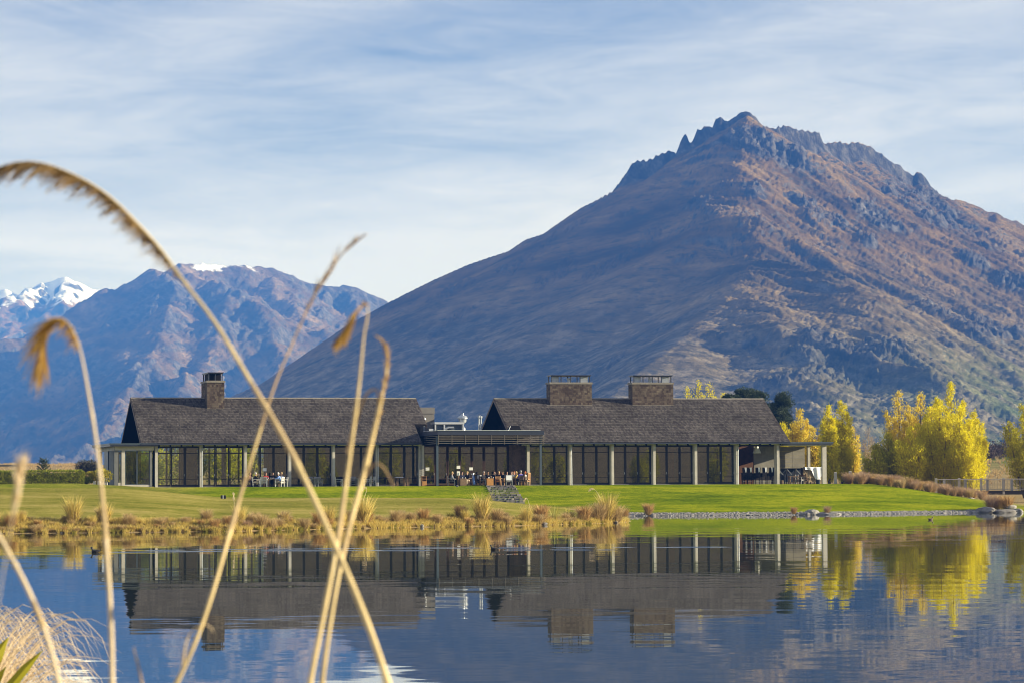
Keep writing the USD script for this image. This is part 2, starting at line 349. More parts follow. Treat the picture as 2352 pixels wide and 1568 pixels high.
# ---------------------------------------------------------------- mountains: built from their ridge lines
def ridge(pts, step=9.0, jag=0.0, seed=0, rough=None):
    """Points (px, py, Y) measured on the photograph, each with its own distance -> dense 3-D ridge samples."""
    w = np.array([at(*p) for p in pts]); seg = np.linalg.norm(np.diff(w, axis=0), axis=1); s = np.r_[0, np.cumsum(seg)]
    t = np.arange(0, s[-1], step); r = np.stack([np.interp(t, s, w[:, k]) for k in range(3)], 1)
    if jag: r[:, 2] += jag * (meshkit.fbm(np.stack([t / 30., 0 * t, 0 * t], 1), 3, seed) - 0.5) * 2
    if rough is not None: r[:, 2] += rough(r) * (meshkit.fbm(np.stack([t / 11., 0 * t, 0 * t], 1), 3, seed + 5) - 0.5) * 2
    return r
def mountain_height(xs, ys, ridges, base, coarse=2, cliff=None):
    """Highest of the flanks that fall from every ridge sample: steep below the crest, gentler towards the valley."""
    xc, yc = xs[::coarse], ys[::coarse]
    Xc, Yc = np.meshgrid(xc, yc); H = np.full(Xc.shape, -1e4, np.float32)
    Xc, Yc = Xc.astype(np.float32), Yc.astype(np.float32)
    for k, (r, steep, gentle, reach) in enumerate(ridges):
        for p in r.astype(np.float32):
            c = np.float32(cliff(p)) if cliff is not None and k == 0 else np.float32(0)
            win = 1e9 if c == 0 else (p[2] - base) / gentle + 50
            i0, i1 = np.searchsorted(yc, [p[1] - win, p[1] + win])
            d = np.sqrt((Xc[i0:i1] - p[0]) ** 2 + (Yc[i0:i1] - p[1]) ** 2)
            h = p[2] - np.float32(gentle) * d - np.float32((steep - gentle) * reach) * (1 - np.exp(-d / np.float32(reach)))
            if c: h -= c * (1 - np.exp(-(d / 5.0) ** 1.5))
            np.maximum(H[i0:i1], h, out=H[i0:i1])
    from scipy.interpolate import RegularGridInterpolator
    Xf, Yf = np.meshgrid(xs, ys)
    f = RegularGridInterpolator((yc, xc), np.maximum(H, base - 60), bounds_error=False, fill_value=base - 60)
    return Xf, Yf, f(np.stack([np.minimum(Yf, yc[-1]), np.minimum(Xf, xc[-1])], -1))
def ridged(x, y, s, seed, o=4):
    p = np.stack([x / s, y / s, 0 * x], -1); out = 0; a = 1.0; tot = 0
    for k in range(o):
        out = out + a * (1 - np.abs(2 * meshkit.noise(p * 2 ** k, seed + k) - 1)); tot += a; a *= 0.5
    return out / tot
def var_axis(lo, a, b, hi, step, grow=1.15):
    return axis(a, b, step, lo, hi, grow)

SKY_M = [(380, 1010, 3696), (460, 955, 3667), (540, 905, 3638), (600, 880, 3616), (700, 812, 3580), (800, 745, 3544), (900, 690, 3508), (960, 660, 3487), (1000, 640, 3472), (1080, 605, 3444),
         (1170, 575, 3411), (1210, 548, 3397), (1250, 535, 3382), (1330, 480, 3354), (1410, 435, 3325), (1440, 395, 3190), (1455, 372, 3195), (1500, 360, 3200), (1540, 345, 3205),
         (1556, 350, 3207), (1563, 338, 3207), (1567, 316, 3208), (1575, 309, 3210), (1582, 330, 3210), (1592, 326, 3210), (1602, 298, 3212), (1622, 290, 3214), (1640, 291, 3215), (1644, 270, 3216), (1654, 267, 3216), (1664, 277, 3216), (1690, 262, 3216),
         (1706, 254, 3216), (1718, 256, 3216), (1734, 264, 3216), (1752, 286, 3216), (1775, 290, 3218), (1800, 286, 3222), (1838, 294, 3228), (1868, 304, 3234), (1880, 303, 3236), (1888, 324, 3238), (1930, 322, 3244),
         (1960, 326, 3250), (2000, 335, 3260), (2050, 370, 3270), (2088, 394, 3275), (2100, 400, 3276), (2106, 390, 3276), (2124, 402, 3278), (2134, 430, 3280), (2146, 445, 3280), (2200, 460, 3290), (2280, 487, 3300), (2352, 515, 3310), (2520, 590, 3330), (2800, 720, 3350), (3200, 900, 3350)]
RIDGES_M = [
    (ridge(SKY_M, 2.6, 0.0, 1, lambda p: 2.6 * np.clip((p[:, 0] - 90) / 40, .15, 1)), 0.80, 0.50, 150.),
    (ridge([(1718, 262, 3210), (1708, 310, 3150), (1700, 345, 3090), (1698, 400, 3010), (1700, 440, 2950), (1652, 484, 2870), (1700, 492, 2850), (1760, 536, 2790), (1725, 592, 2690), (1700, 640, 2610), (1640, 690, 2540), (1560, 760, 2430), (1470, 830, 2320), (1400, 890, 2240), (1320, 960, 2150), (1240, 1030, 2080)], 9, 5, 2), 0.72, 0.52, 90.),
    (ridge([(1652, 484, 2870), (1760, 505, 2880), (1850, 550, 2850), (1960, 600, 2790), (2060, 668, 2720), (2160, 730, 2630), (2260, 800, 2520), (2352, 880, 2420), (2480, 980, 2320)], 9, 4, 3), 0.62, 0.5, 80.),
    (ridge([(1725, 592, 2690), (1800, 590, 2680), (1900, 618, 2640), (1960, 640, 2600), (1990, 700, 2500), (2040, 780, 2390), (2120, 850, 2280), (2200, 930, 2190), (2290, 1010, 2110), (2352, 1050, 2050)], 9, 5, 4), 0.62, 0.5, 80.),
    (ridge([(1700, 640, 2610), (1760, 700, 2500), (1800, 780, 2390), (1850, 850, 2290), (1880, 930, 2180), (1900, 1010, 2090)], 9, 6, 5), 0.6, 0.5, 70.),
    (ridge([(1560, 760, 2430), (1600, 830, 2330), (1640, 900, 2230), (1660, 980, 2140)], 9, 6, 6), 0.6, 0.5, 70.),
    (ridge([(2130, 430, 3270), (2060, 480, 3150), (2100, 560, 3050), (2180, 650, 2900), (2280, 720, 2780), (2400, 820, 2650)], 9, 5, 7), 0.62, 0.48, 80.),
    (ridge([(2280, 487, 3300), (2330, 600, 3120), (2420, 700, 2980), (2560, 800, 2800)], 9, 5, 8), 0.62, 0.48, 80.),
]
xm = var_axis(-900, -345, 560, 1500, 1.75)
ym = var_axis(1700, 2030, 3180, 3180, 3.4); ym = np.concatenate([ym[ym < 3180], np.arange(3180, 3296, 1.6), var_axis(3296, 3296, 3740, 4900, 4.0, 1.2)])
Xm, Ym, Hm = mountain_height(xm, ym, RIDGES_M, 3, 1, lambda p: 15.0 * float(np.clip((p[0] - 80) / 40, 0, 1) * np.clip((470 - p[0]) / 60, 0, 1)))
crest = RIDGES_M[0][0]
tree_c = cKDTree(crest[:, :2]); dc, ic = tree_c.query(np.stack([Xm, Ym], -1)); crz = crest[ic, 2]
soft = gaussian_filter(gaussian_filter(Hm, (5, 9)), (5, 9)); kk = 0.85 * sstep(dc, 30, 150) * sstep(Hm, 8, 40); Hm = Hm * (1 - kk) + soft * kk
fade = np.clip(dc / 60., 0, 1)
calm = 0.12 + 0.88 * sstep(print_x(Xm, Ym) + 0.25 * (Ym - 2600), 1500, 1780)
AL, AC = (Xm - Ym) / 1.414, (Xm + Ym) / 1.414                # down the sunny flank, and across it
wv = 26 * (meshkit.fbm(np.stack([Xm / 120., Ym / 120., 0 * Xm], -1), 3, 33) - .5)
e = Hm + calm * fade * (24 * (ridged(AL / 3.2, AC + wv, 150, 40) - 0.62) + 14 * (ridged(AL / 3.4, AC + wv, 52, 50) - 0.6)) + np.clip(dc / 25., 0, 1) * 8.5 * (ridged(AL / 3.0, AC + .6 * wv, 17, 60, 4) - .6) * calm
# crags below the crest and on scattered outcrops: rock steps in the slope
rock = sstep(meshkit.fbm(np.stack([Xm / 85., Ym / 85., 0 * Xm], -1), 4, 70), 0.50, 0.66) * sstep(Hm, 170, 330) + sstep(crz, 380, 470) * np.exp(-dc / 45.) * 1.3
rock = np.clip(rock, 0, 1)
e = e + rock * np.clip(dc / 12., 0, 1) * 17 * (ridged(Xm * 1.5, Ym * .5, 30, 80, 4) - .62)
e = e + rock * 3.0 * (ridged(Xm, Ym, 9, 90, 2) - .62) * np.clip(dc / 8., 0.35, 1)
rgh = np.random.default_rng(99).normal(0, 1, e.shape)
out_ = sstep(meshkit.noise(np.stack([Xm / 26., Ym / 40., 0 * Xm], -1), 77) * sstep(meshkit.fbm(np.stack([Xm / 130., Ym / 130., 0 * Xm], -1), 3, 78), .42, .62), .55, .75)     # scattered tors
e = e + np.clip(dc / 10., .15, 1) * (0.45 * calm + .12 + 1.1 * rock + 1.0 * out_) * rgh + np.clip(dc / 20., 0, 1) * calm * out_ * 5.0 * ridged(Xm, Ym, 14, 91, 2)
rock = np.maximum(rock, .9 * out_ * calm)
mm_ = obj('mountain', grid_mesh(xm, ym, e), None, smooth=True, kind='structure')
primvar(mm_, 'rock', rock.ravel())
def mountain_look(name, snow=None, green=0.0, lowg=0.0, tuss=((0.050, 0.033, 0.011), (0.145, 0.093, 0.028), (0.265, 0.180, 0.062))):
    nodes = {
        "g": ("geometry", {}), "sep": ("separate_xyz", {}), "pos": ("separate_xyz", {}), "ar": ("attribute", {"attribute": "rock"}),
        "ml": ("mapping", {"mapping_type": "texture", "rotation": (0.0, 0.0, -0.785), "scale": (3.0, 1.0, 2.0)}),
        "n1": ("noise_texture", {"scale": 0.014, "detail": 9.0, "roughness": 0.66}), "n2": ("noise_texture", {"scale": 0.12, "detail": 7.0, "roughness": 0.78}),
        "lo": ("map_range", {"clamp": True, "from_min": 215.0, "from_max": 60.0, "to_min": 0.0, "to_max": lowg}), "ni": ("noise_texture", {"scale": 0.05, "detail": 8.0, "roughness": 0.75}),
        "lr": ("rgb_ramp", {"ramp": [(0.40, (0.042, 0.046, 0.026)), (0.5, (0.115, 0.105, 0.066)), (0.60, (0.25, 0.225, 0.165))]}), "xl": ("mix", {}),
        "tus": ("rgb_ramp", {"ramp": [(0.36, tuss[0]), (0.5, tuss[1]), (0.64, tuss[2])]}),
        "rck": ("rgb_ramp", {"ramp": [(0.36, (0.022, 0.022, 0.024)), (0.5, (0.06, 0.057, 0.054)), (0.64, (0.15, 0.142, 0.13))]}),
        "scr": ("map_range", {"clamp": True, "from_min": 0.52, "from_max": 0.60, "to_min": 0.0, "to_max": 0.7}),
        "sl": ("map_range", {"clamp": True, "from_min": 0.80, "from_max": 0.66, "to_min": 0.0, "to_max": 1.0}),
        "rk": ("math", {"math_type": "multiply_add", "value2": 0.75, "use_clamp": True}),
        "x0": ("mix", {"color2": (0.038, 0.040, 0.026)}), "x1": ("mix", {}), "x2": ("mix", {"color2": (0.10, 0.15, 0.035)}), "x3": ("mix", {"color2": (0.66, 0.69, 0.74)}),
        "gz": ("map_range", {"clamp": True, "from_min": 130.0, "from_max": 15.0, "to_min": 0.0, "to_max": green}),
        "gx": ("map_range", {"clamp": True, "from_min": 180.0, "from_max": 420.0, "to_min": 0.0, "to_max": 1.0}), "gg": ("math", {"math_type": "multiply"}),
        "gn": ("map_range", {"clamp": True, "from_min": 0.42, "from_max": 0.56, "to_min": 0.0, "to_max": 1.0}), "gh": ("math", {"math_type": "multiply"}),
        "b": ("bump", {"strength": 0.7, "distance": 4.0}),
        "p": ("principled_bsdf", {"roughness": 1.0, "specular_ior_level": 0.0})}
    links = [("g.normal", "sep.vector"), ("g.position", "pos.vector"), ("g.position", "ml.vector"), ("ml.vector", "n1.vector"), ("ml.vector", "n2.vector"), ("n1.fac", "tus.fac"), ("n2.fac", "rck.fac"),
             ("n2.fac", "scr.value"), ("scr.result", "x0.fac"), ("pos.z", "lo.value"), ("g.position", "ni.vector"), ("ni.fac", "lr.fac"), ("lo.result", "xl.fac"), ("tus.color", "xl.color1"), ("lr.color", "xl.color2"), ("xl.color", "x0.color1"), ("sep.z", "sl.value"), ("ar.fac", "rk.value1"), ("sl.result", "rk.value3"), ("rk.value", "x1.fac"), ("x0.color", "x1.color1"), ("rck.color", "x1.color2"),
             ("pos.z", "gz.value"), ("pos.x", "gx.value"), ("gz.result", "gg.value1"), ("gx.result", "gg.value2"), ("n1.fac", "gn.value"), ("gg.value", "gh.value1"), ("gn.result", "gh.value2"), ("gh.value", "x2.fac"), ("x1.color", "x2.color1"),
             ("n2.fac", "b.height"), ("b.normal", "p.normal")]
    if snow:
        nodes["sz"] = ("map_range", {"clamp": True, "from_min": snow[0], "from_max": snow[1], "to_min": 0.0, "to_max": 1.0})
        nodes["sn"] = ("noise_texture", {"scale": snow[2], "detail": 7.0, "roughness": 0.62})
        nodes["sm"] = ("math", {"math_type": "add"}); nodes["st"] = ("map_range", {"clamp": True, "from_min": snow[3], "from_max": snow[3] + 0.07, "to_min": 0.0, "to_max": 1.0})
        nodes["sc"] = ("map_range", {"clamp": True, "from_min": 0.62, "from_max": 0.76, "to_min": 0.0, "to_max": 1.0}); nodes["sf"] = ("math", {"math_type": "multiply"})
        links += [("pos.z", "sz.value"), ("g.position", "sn.vector"), ("sz.result", "sm.value1"), ("sn.fac", "sm.value2"), ("sm.value", "st.value"), ("sep.z", "sc.value"),
                  ("st.result", "sf.value1"), ("sc.result", "sf.value2"), ("sf.value", "x3.fac"), ("x2.color", "x3.color1"), ("x3.color", "p.base_color")]
    else:
        links += [("x2.color", "p.base_color")]
    return usdkit.material(stage, L + name, nodes, links, surface="p.BSDF")
UsdShade.MaterialBindingAPI.Apply(mm_).Bind(mountain_look('mountain', green=1.0, lowg=0.85))

SKY_R = [(-700, 860, 6000), (-300, 800, 6100), (0, 776, 6200), (100, 768, 6250), (160, 757, 6300), (185, 727, 6350), (205, 697, 6400), (222, 676, 6400), (240, 657, 6420), (252, 664, 6430), (268, 664, 6440), (290, 648, 6450), (310, 640, 6460), (330, 626, 6470), (345, 614, 6480),
         (358, 620, 6490), (385, 622, 6500), (396, 612, 6510), (412, 604, 6520), (440, 604, 6530), (500, 606, 6560), (560, 607, 6580), (620, 612, 6600), (660, 625, 6620), (700, 643, 6640), (760, 656, 6660), (800, 653, 6680), (830, 662, 6690), (880, 686, 6700), (960, 720, 6720), (1100, 780, 6750), (1400, 880, 6800)]
RIDGES_R = [
    (ridge(SKY_R, 12, 2.5, 11), 0.85, 0.46, 330.),
    (ridge([(345, 614, 6480), (380, 650, 6350), (400, 690, 6250), (372, 760, 6050), (330, 850, 5800), (285, 930, 5550), (215, 1010, 5300), (120, 1065, 5100)], 16, 14, 12), 0.75, 0.5, 200.),
    (ridge([(412, 604, 6520), (450, 650, 6420), (535, 680, 6300), (520, 740, 6150), (480, 810, 5950), (430, 880, 5700), (370, 960, 5450), (320, 1040, 5200)], 16, 14, 13), 0.75, 0.5, 200.),
    (ridge([(535, 680, 6300), (590, 720, 6180), (640, 780, 6020), (680, 830, 5850), (640, 870, 5700), (570, 930, 5500)], 16, 12, 14), 0.7, 0.5, 180.),
    (ridge([(620, 612, 6600), (640, 680, 6480), (700, 740, 6340), (760, 800, 6180), (800, 870, 6000), (820, 950, 5800)], 16, 10, 15), 0.65, 0.45, 200.),
    (ridge([(800, 653, 6680), (830, 730, 6520), (900, 800, 6350), (950, 880, 6150)], 16, 10, 16), 0.65, 0.45, 200.),
]
xr, yr = var_axis(-2600, -1060, -120, 1500, 4.0, 1.2), var_axis(4300, 5000, 6720, 8500, 6.0, 1.2)
Xr, Yr, Hr = mountain_height(xr, yr, RIDGES_R, 10)
cr = RIDGES_R[0][0]; dc, ic = cKDTree(cr[:, :2]).query(np.stack([Xr, Yr], -1))
fade = np.clip(dc / 140., 0, 1)
er = Hr + fade * (62 * (ridged(Xr, Yr, 420, 140) - .62) + 42 * (ridged(Xr * .9 + .2 * Yr, Yr * .6, 140, 150) - .6)) + np.clip(dc / 50., 0, 1) * 14 * (ridged(Xr, Yr, 48, 160, 3) - .6)
rockr = sstep(meshkit.fbm(np.stack([Xr / 190., Yr / 190., 0 * Xr], -1), 4, 170), .46, .62) * sstep(Hr, 520, 380)
er = er + np.clip(dc / 30., .1, 1) * 1.3 * np.random.default_rng(98).normal(0, 1, er.shape)
er = er + rockr * np.clip(dc / 40., 0, 1) * 26 * (ridged(Xr * 1.3, Yr * .5, 60, 180, 4) - .62)
rm = obj('mountain_range', grid_mesh(xr, yr, er), None, smooth=True, kind='structure')
primvar(rm, 'rock', rockr.ravel())
UsdShade.MaterialBindingAPI.Apply(rm).Bind(mountain_look('mountain_range', tuss=((0.05, 0.036, 0.018), (0.135, 0.094, 0.048), (0.24, 0.175, 0.10)), snow=(364., 455., 0.016, 1.47)))

SKY_S = [(-900, 700, 9300), (-300, 690, 9300), (-40, 672, 9300), (0, 664, 9300), (16, 662, 9300), (30, 672, 9300), (48, 678, 9300), (70, 662, 9300), (100, 650, 9300), (125, 640, 9300), (140, 633, 9300), (150, 632, 9300), (165, 638, 9300), (190, 650, 9300), (212, 662, 9300), (250, 665, 9300), (290, 654, 9300), (420, 700, 9300)]
RIDGES_S = [(ridge(SKY_S, 15, 5, 21), 0.8, 0.5, 260.),
            (ridge([(100, 650, 9300), (85, 675, 9150), (40, 690, 9000), (-30, 720, 8850)], 18, 10, 22), .7, .5, 200.),
            (ridge([(150, 632, 9300), (165, 660, 9180), (130, 690, 9050), (150, 730, 8850), (120, 780, 8600)], 18, 10, 23), .7, .5, 200.),
            (ridge([(212, 662, 9300), (235, 700, 9150), (200, 750, 8900)], 18, 10, 24), .7, .5, 200.)]
xs_, ys_ = var_axis(-3600, -1560, -1040, 900, 6.0, 1.25), var_axis(7600, 8350, 9420, 9800, 8.0, 1.25)
Xs, Ys, Hs = mountain_height(xs_, ys_, RIDGES_S, 10)
dc, ic = cKDTree(RIDGES_S[0][0][:, :2]).query(np.stack([Xs, Ys], -1))
es = Hs + np.clip(dc / 120., 0, 1) * (70 * (ridged(Xs, Ys, 300, 240) - .6) + 60 * (ridged(Xs, Ys, 90, 250, 4) - .6))
sm_ = obj('snow_mountain', grid_mesh(xs_, ys_, es), None, smooth=True, kind='structure')
primvar(sm_, 'rock', np.zeros(es.size))
UsdShade.MaterialBindingAPI.Apply(sm_).Bind(mountain_look('snow_mountain', tuss=((0.08, 0.050, 0.024), (0.20, 0.125, 0.060), (0.32, 0.215, 0.115)), snow=(410., 600., 0.024, 1.05)))

# ---------------------------------------------------------------- the air between
HAZE_TOP = 640.0
haze_look = usdkit.material(stage, L + 'haze', {"v": ("principled_volume", {"color": (0.07, 0.28, 1.0), "absorption_color": (1.0, 1.0, 1.0), "density": 1.1e-4, "anisotropy": 0.0})}, [], volume="v.volume")
obj('haze', box(-9500, 9500, -2900, 9900, -6.0, HAZE_TOP), haze_look, kind='stuff')
# ================================================================ the clubhouse
N3 = np.array([SU, -CU, 0.0]); O3 = np.array([0, OY, 0.0]); U3 = np.array([CU, SU, 0.0])
def un_at(px, py, n):
    """Where the line of sight through a point of the print meets the plane n out of the clubhouse front: (u, z)."""
    d = ray(px, py); k = (n - (EYE - O3) @ N3) / (d @ N3); p = EYE + d * k
    return float((p - O3) @ U3), float(p[2])
def local_thing(name, label, cat, **k):
    return thing(name, label, cat, (0, OY, 0), TH, **k)
def bx(u0, u1, n0, n1, z0, z1):
    return box(min(u0, u1), max(u0, u1), -max(n0, n1), -min(n0, n1), z0, z1)
plain('concrete', (0.46, 0.435, 0.385), 0.85, spec=0.2, vary=0.16, scale=1.6, bump=0.25, bscale=9)
plain('board_concrete', (0.235, 0.22, 0.185), 0.85, spec=0.2, vary=0.25, scale=1.2, bump=0.4, bscale=7)
plain('concrete_dark', (0.15, 0.155, 0.15), 0.8, spec=0.25, vary=0.15, scale=1.2)
plain('dark_timber', (0.020, 0.016, 0.013), 0.5, spec=0.35, vary=0.25, scale=4)
plain('brown_timber', (0.060, 0.032, 0.019), 0.55, spec=0.35, vary=0.3, scale=3)
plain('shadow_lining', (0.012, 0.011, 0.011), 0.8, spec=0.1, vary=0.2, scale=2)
plain('navy_metal', (0.030, 0.036, 0.055), 0.35, spec=0.5, vary=0.1, scale=1)
plain('steel_blue', (0.055, 0.075, 0.095), 0.4, spec=0.5, vary=0.1, scale=1)
plain('pale_metal', (0.52, 0.54, 0.55), 0.35, metal=0.3, vary=0.06, scale=1)
plain('white_paint', (0.70, 0.70, 0.67), 0.5, vary=0.05)
plain('zinc', (0.40, 0.43, 0.45), 0.38, metal=0.7, vary=0.08, scale=2)
plain('grey_render', (0.19, 0.18, 0.165), 0.85, spec=0.2, vary=0.12, scale=1.5)
plain('floor_stone', (0.16, 0.15, 0.135), 0.7, vary=0.15, scale=1.0)
plain('inner_wood', (0.105, 0.044, 0.018), 0.5, vary=0.2, scale=1.5)
plain('inner_wall', (0.085, 0.070, 0.052), 0.7, vary=0.2, scale=0.8)
plain('paper', (0.80, 0.82, 0.80), 0.7)
plain('louvre_wood', (0.17, 0.145, 0.115), 0.6, vary=0.2, scale=3)
plain('shingle', (0.068, 0.060, 0.056), 0.9, spec=0.12, vary=0.45, scale=0.35, island=0.40, hue=0.02)
plain('chimney_shingle', (0.098, 0.076, 0.060), 0.9, spec=0.12, vary=0.35, scale=0.8, island=0.42, hue=0.02)
plain('ridge_wood', (0.20, 0.18, 0.15), 0.8, vary=0.25, scale=2)
MAT['pane'] = usdkit.material(stage, L + 'pane', {
    "f": ("fresnel", {"IOR": 1.95}), "t": ("transparent_bsdf", {"color": (0.80, 0.86, 0.80)}), "g": ("glossy_bsdf", {"color": (1, 1, 1), "roughness": 0.01}), "m": ("mix_closure", {})},
    [("f.fac", "m.fac"), ("t.BSDF", "m.closure1"), ("g.BSDF", "m.closure2")], surface="m.closure")

MAT['pane_green'] = usdkit.material(stage, L + 'pane_green', {
    "f": ("fresnel", {"IOR": 1.95}), "t": ("transparent_bsdf", {"color": (0.52, 0.66, 0.62)}), "g": ("glossy_bsdf", {"color": (1, 1, 1), "roughness": 0.01}), "m": ("mix_closure", {})},
    [("f.fac", "m.fac"), ("t.BSDF", "m.closure1"), ("g.BSDF", "m.closure2")], surface="m.closure")
EAVE_N, RIDGE_N, EAVE_Z, RIDGE_Z = 0.5, -7.7, 6.46, 10.86
PITCH_T = (RIDGE_Z - EAVE_Z) / (EAVE_N - RIDGE_N)
BACK_N = 2 * RIDGE_N - EAVE_N
def roof_z(n): return EAVE_Z + (EAVE_N - n) * PITCH_T if n > RIDGE_N else RIDGE_Z - (RIDGE_N - n) * PITCH_T
rng = np.random.default_rng(5)
def pieces(C):
    """Many small solids at once: C is (k, 8, 3), corners as in hexa."""
    f = [(0, 3, 2, 1), (4, 5, 6, 7), (0, 1, 5, 4), (1, 2, 6, 5), (2, 3, 7, 6), (3, 0, 4, 7)]
    tri = np.array([(a, b, c) for a, b, c, d in f] + [(a, c, d) for a, b, c, d in f])
    k = len(C)
    return trimesh.Trimesh(C.reshape(-1, 3), (tri[None] + 8 * np.arange(k)[:, None, None]).reshape(-1, 3), process=False)
def shingle_slope(u_of, rows, back=False):
    """Overlapping shingles, course by course; u_of(t) gives the ends of the course at slope fraction t (0 eave, 1 ridge)."""
    C = []
    step = 1.0 / rows
    for r in range(rows):
        t0, t1 = r * step - 0.002, min((r + 1.35) * step, 1.0)
        ua, ub = u_of(r * step)
        u = ua
        while u < ub - 0.02:
            w = rng.uniform(0.08, 0.21); e = min(u + w, ub)
            dt = rng.uniform(-0.0022, 0.0022); th = rng.uniform(0.028, 0.052)
            P = []
            for lift_lo, lift_hi in ((0.004, 0.002), (th, 0.010)):
                for (uu, t) in ((u + .004, t0 + dt), (e - .004, t0 + dt), (e - .004, t1), (u + .004, t1)):
                    n = EAVE_N + (RIDGE_N - EAVE_N) * t; z = EAVE_Z + (RIDGE_Z - EAVE_Z) * t
                    lift = lift_lo if t < t1 - 1e-6 else lift_hi
                    nx, nz = PITCH_T / math.hypot(1, PITCH_T), 1 / math.hypot(1, PITCH_T)
                    P.append((uu, -(n + nx * lift), z + nz * lift))
            C.append(P); u = e
    return pieces(np.array(C))
def shingle_wall(p0, p1, z0_of, z1, row, out, wmin=.16, wmax=.34):
    """Shingles hung on a vertical wall from p0 to p1 (local x, y); out is the unit normal; z0_of(x, y) its lower edge."""
    p0, p1 = np.array(p0, float), np.array(p1, float); Lw = np.linalg.norm(p1 - p0); d = (p1 - p0) / Lw; o = np.array(out, float)
    C = []; z = z1 - row; first = True
    while z > min(z0_of(p0), z0_of(p1)) - row:
        s = 0.0
        while s < Lw - 0.02:
            e = min(s + rng.uniform(wmin, wmax), Lw); a, b = p0 + d * (s + .006), p0 + d * (e - .006)
            zl = z + rng.uniform(-.012, .012)
            if z + row > max(z0_of(a), z0_of(b)):
                th = rng.uniform(.022, .04)
                P = []
                for off0, off1 in ((0.003, 0.003), (th, 0.010)):
                    for q, zz, of in ((a, zl, off0), (b, zl, off0), (b, zl + row * 1.12, off1), (a, zl + row * 1.12, off1)):
                        P.append((q[0] + o[0] * of, q[1] + o[1] * of, min(zz, z1)))
                C.append(P)
            s = e
        z -= row
    return pieces(np.array(C))
def glazed_door(parent, u0, u1, n, z0, z1, mat, handle=True, rails=(0.14, 0.815), open_=False):
    st = 0.105
    zr, zt = z0 + (z1 - z0) * rails[0] + .12, z0 + (z1 - z0) * rails[1]
    parts = [bx(u0, u0 + st, n, n - .07, z0, z1), bx(u1 - st, u1, n, n - .07, z0, z1), bx(u0 + st, u1 - st, n - .002, n - .068, z1 - .14, z1), bx(u0 + st, u1 - st, n - .002, n - .068, z0, z0 + .16),
             bx(u0 + st, u1 - st, n - .004, n - .064, zt, zt + .07), bx(u0 + st, u1 - st, n - .004, n - .064, zr, zr + .05)]
    d = obj('glazed_door', cat_(parts), MAT[mat], parent)
    for a, b in ((z0 + .16, zr), (zr + .05, zt), (zt + .07, z1 - .14)):
        obj('pane', bx(u0 + st - .01, u1 - st + .01, n - .028, n - .040, a - .01, b + .01), MAT['pane'], d)
    if handle:
        obj('handle', cat_([bx(u1 - .075, u1 - .045, n + .045, n, z0 + 1.02, z0 + 1.06), bx(u1 - .075, u1 - .045, n + .06, n + .03, z0 + .95, z0 + 1.16)]), MAT['zinc'], d)
    return d
BAY, COLW, COLD = 4.175, 0.25, 0.9
def chimney(parent, u0, u1, n0, n1, ztop, cap_h, mat='chimney_shingle', row=.2, wide=True):
    base = lambda p: roof_z(-p[1]) - 0.02
    core = bx(u0, u1, n0, n1, 9.3, ztop - .18)
    ch = obj('chimney', core, MAT['concrete_dark'], parent)
    sh = [shingle_wall((u0 - .03, -n0), (u1 + .03, -n0), base, ztop - .18, row, (0, -1)),
          shingle_wall((u0, -n1), (u0, -n0), base, ztop - .18, row, (-1, 0)),
          shingle_wall((u1, -n0), (u1, -n1), base, ztop - .18, row, (1, 0))]
    obj('chimney_shingle', cat_(sh), MAT[mat], ch, kind='stuff')
    obj('flashing', bx(u0 - .05, u1 + .05, n0 + .10, n0 - .05, roof_z(n0 + .10) - .03, roof_z(n0 + .10) + .07), MAT['ridge_wood'], ch)
    obj('cap_band', bx(u0 - .09, u1 + .09, n0 + .09, n1 - .09, ztop - .18, ztop), MAT['ridge_wood'], ch)
    # the dark metal cowl on top: plate on posts, with wire glass between
    a0, a1, b0, b1 = u0 + .12, u1 - .12, n0 - .12, n1 + .12
    obj('cowl_plate', cat_([bx(a0 - .10, a1 + .10, b0 + .12, b1 - .12, ztop + cap_h - .06, ztop + cap_h), bx(a0 - .04, a1 + .04, b0 + .05, b1 - .05, ztop + cap_h - .13, ztop + cap_h - .06)]), MAT['navy_metal'], ch)
    k = 4 if wide else 2
    for i in range(k + 1):
        uu = a0 + (a1 - a0 - .09) * i / k
        for nn in (b0, b1 + .09):
            obj('cowl_post', bx(uu, uu + .09, nn, nn - .09, ztop, ztop + cap_h - .13), MAT['navy_metal'], ch)
    for nn in ((b0 + b1) / 2,):
        for s in ((0,), (k - 1,)) if wide else ():
            uu = a0 + (a1 - a0) * s[0] / k
            obj('smoke_baffle', bx(uu + .15, uu + (a1 - a0) / k - .1, nn + .15, nn + .12, ztop, ztop + cap_h - .14), MAT['zinc'], ch)
    if wide:
        obj('flue', cat_([move(trimesh.creation.cylinder(.17, cap_h * .6, sections=14), ((u0 + u1) / 2, -(n0 + n1) / 2, ztop + cap_h * .3)), move(trimesh.creation.cylinder(.26, .1, sections=14), ((u0 + u1) / 2, -(n0 + n1) / 2, ztop + cap_h * .55)), move(trimesh.creation.cylinder(.24, .06, sections=14), ((u0 + u1) / 2, -(n0 + n1) / 2, ztop + .06))]), MAT['zinc'], ch)
    else:
        obj('smoke_baffle', bx(a0 + .12, a1 - .12, b0 - .3, b1 + .3, ztop, ztop + cap_h - .15), MAT['shadow_lining'], ch)
    return ch
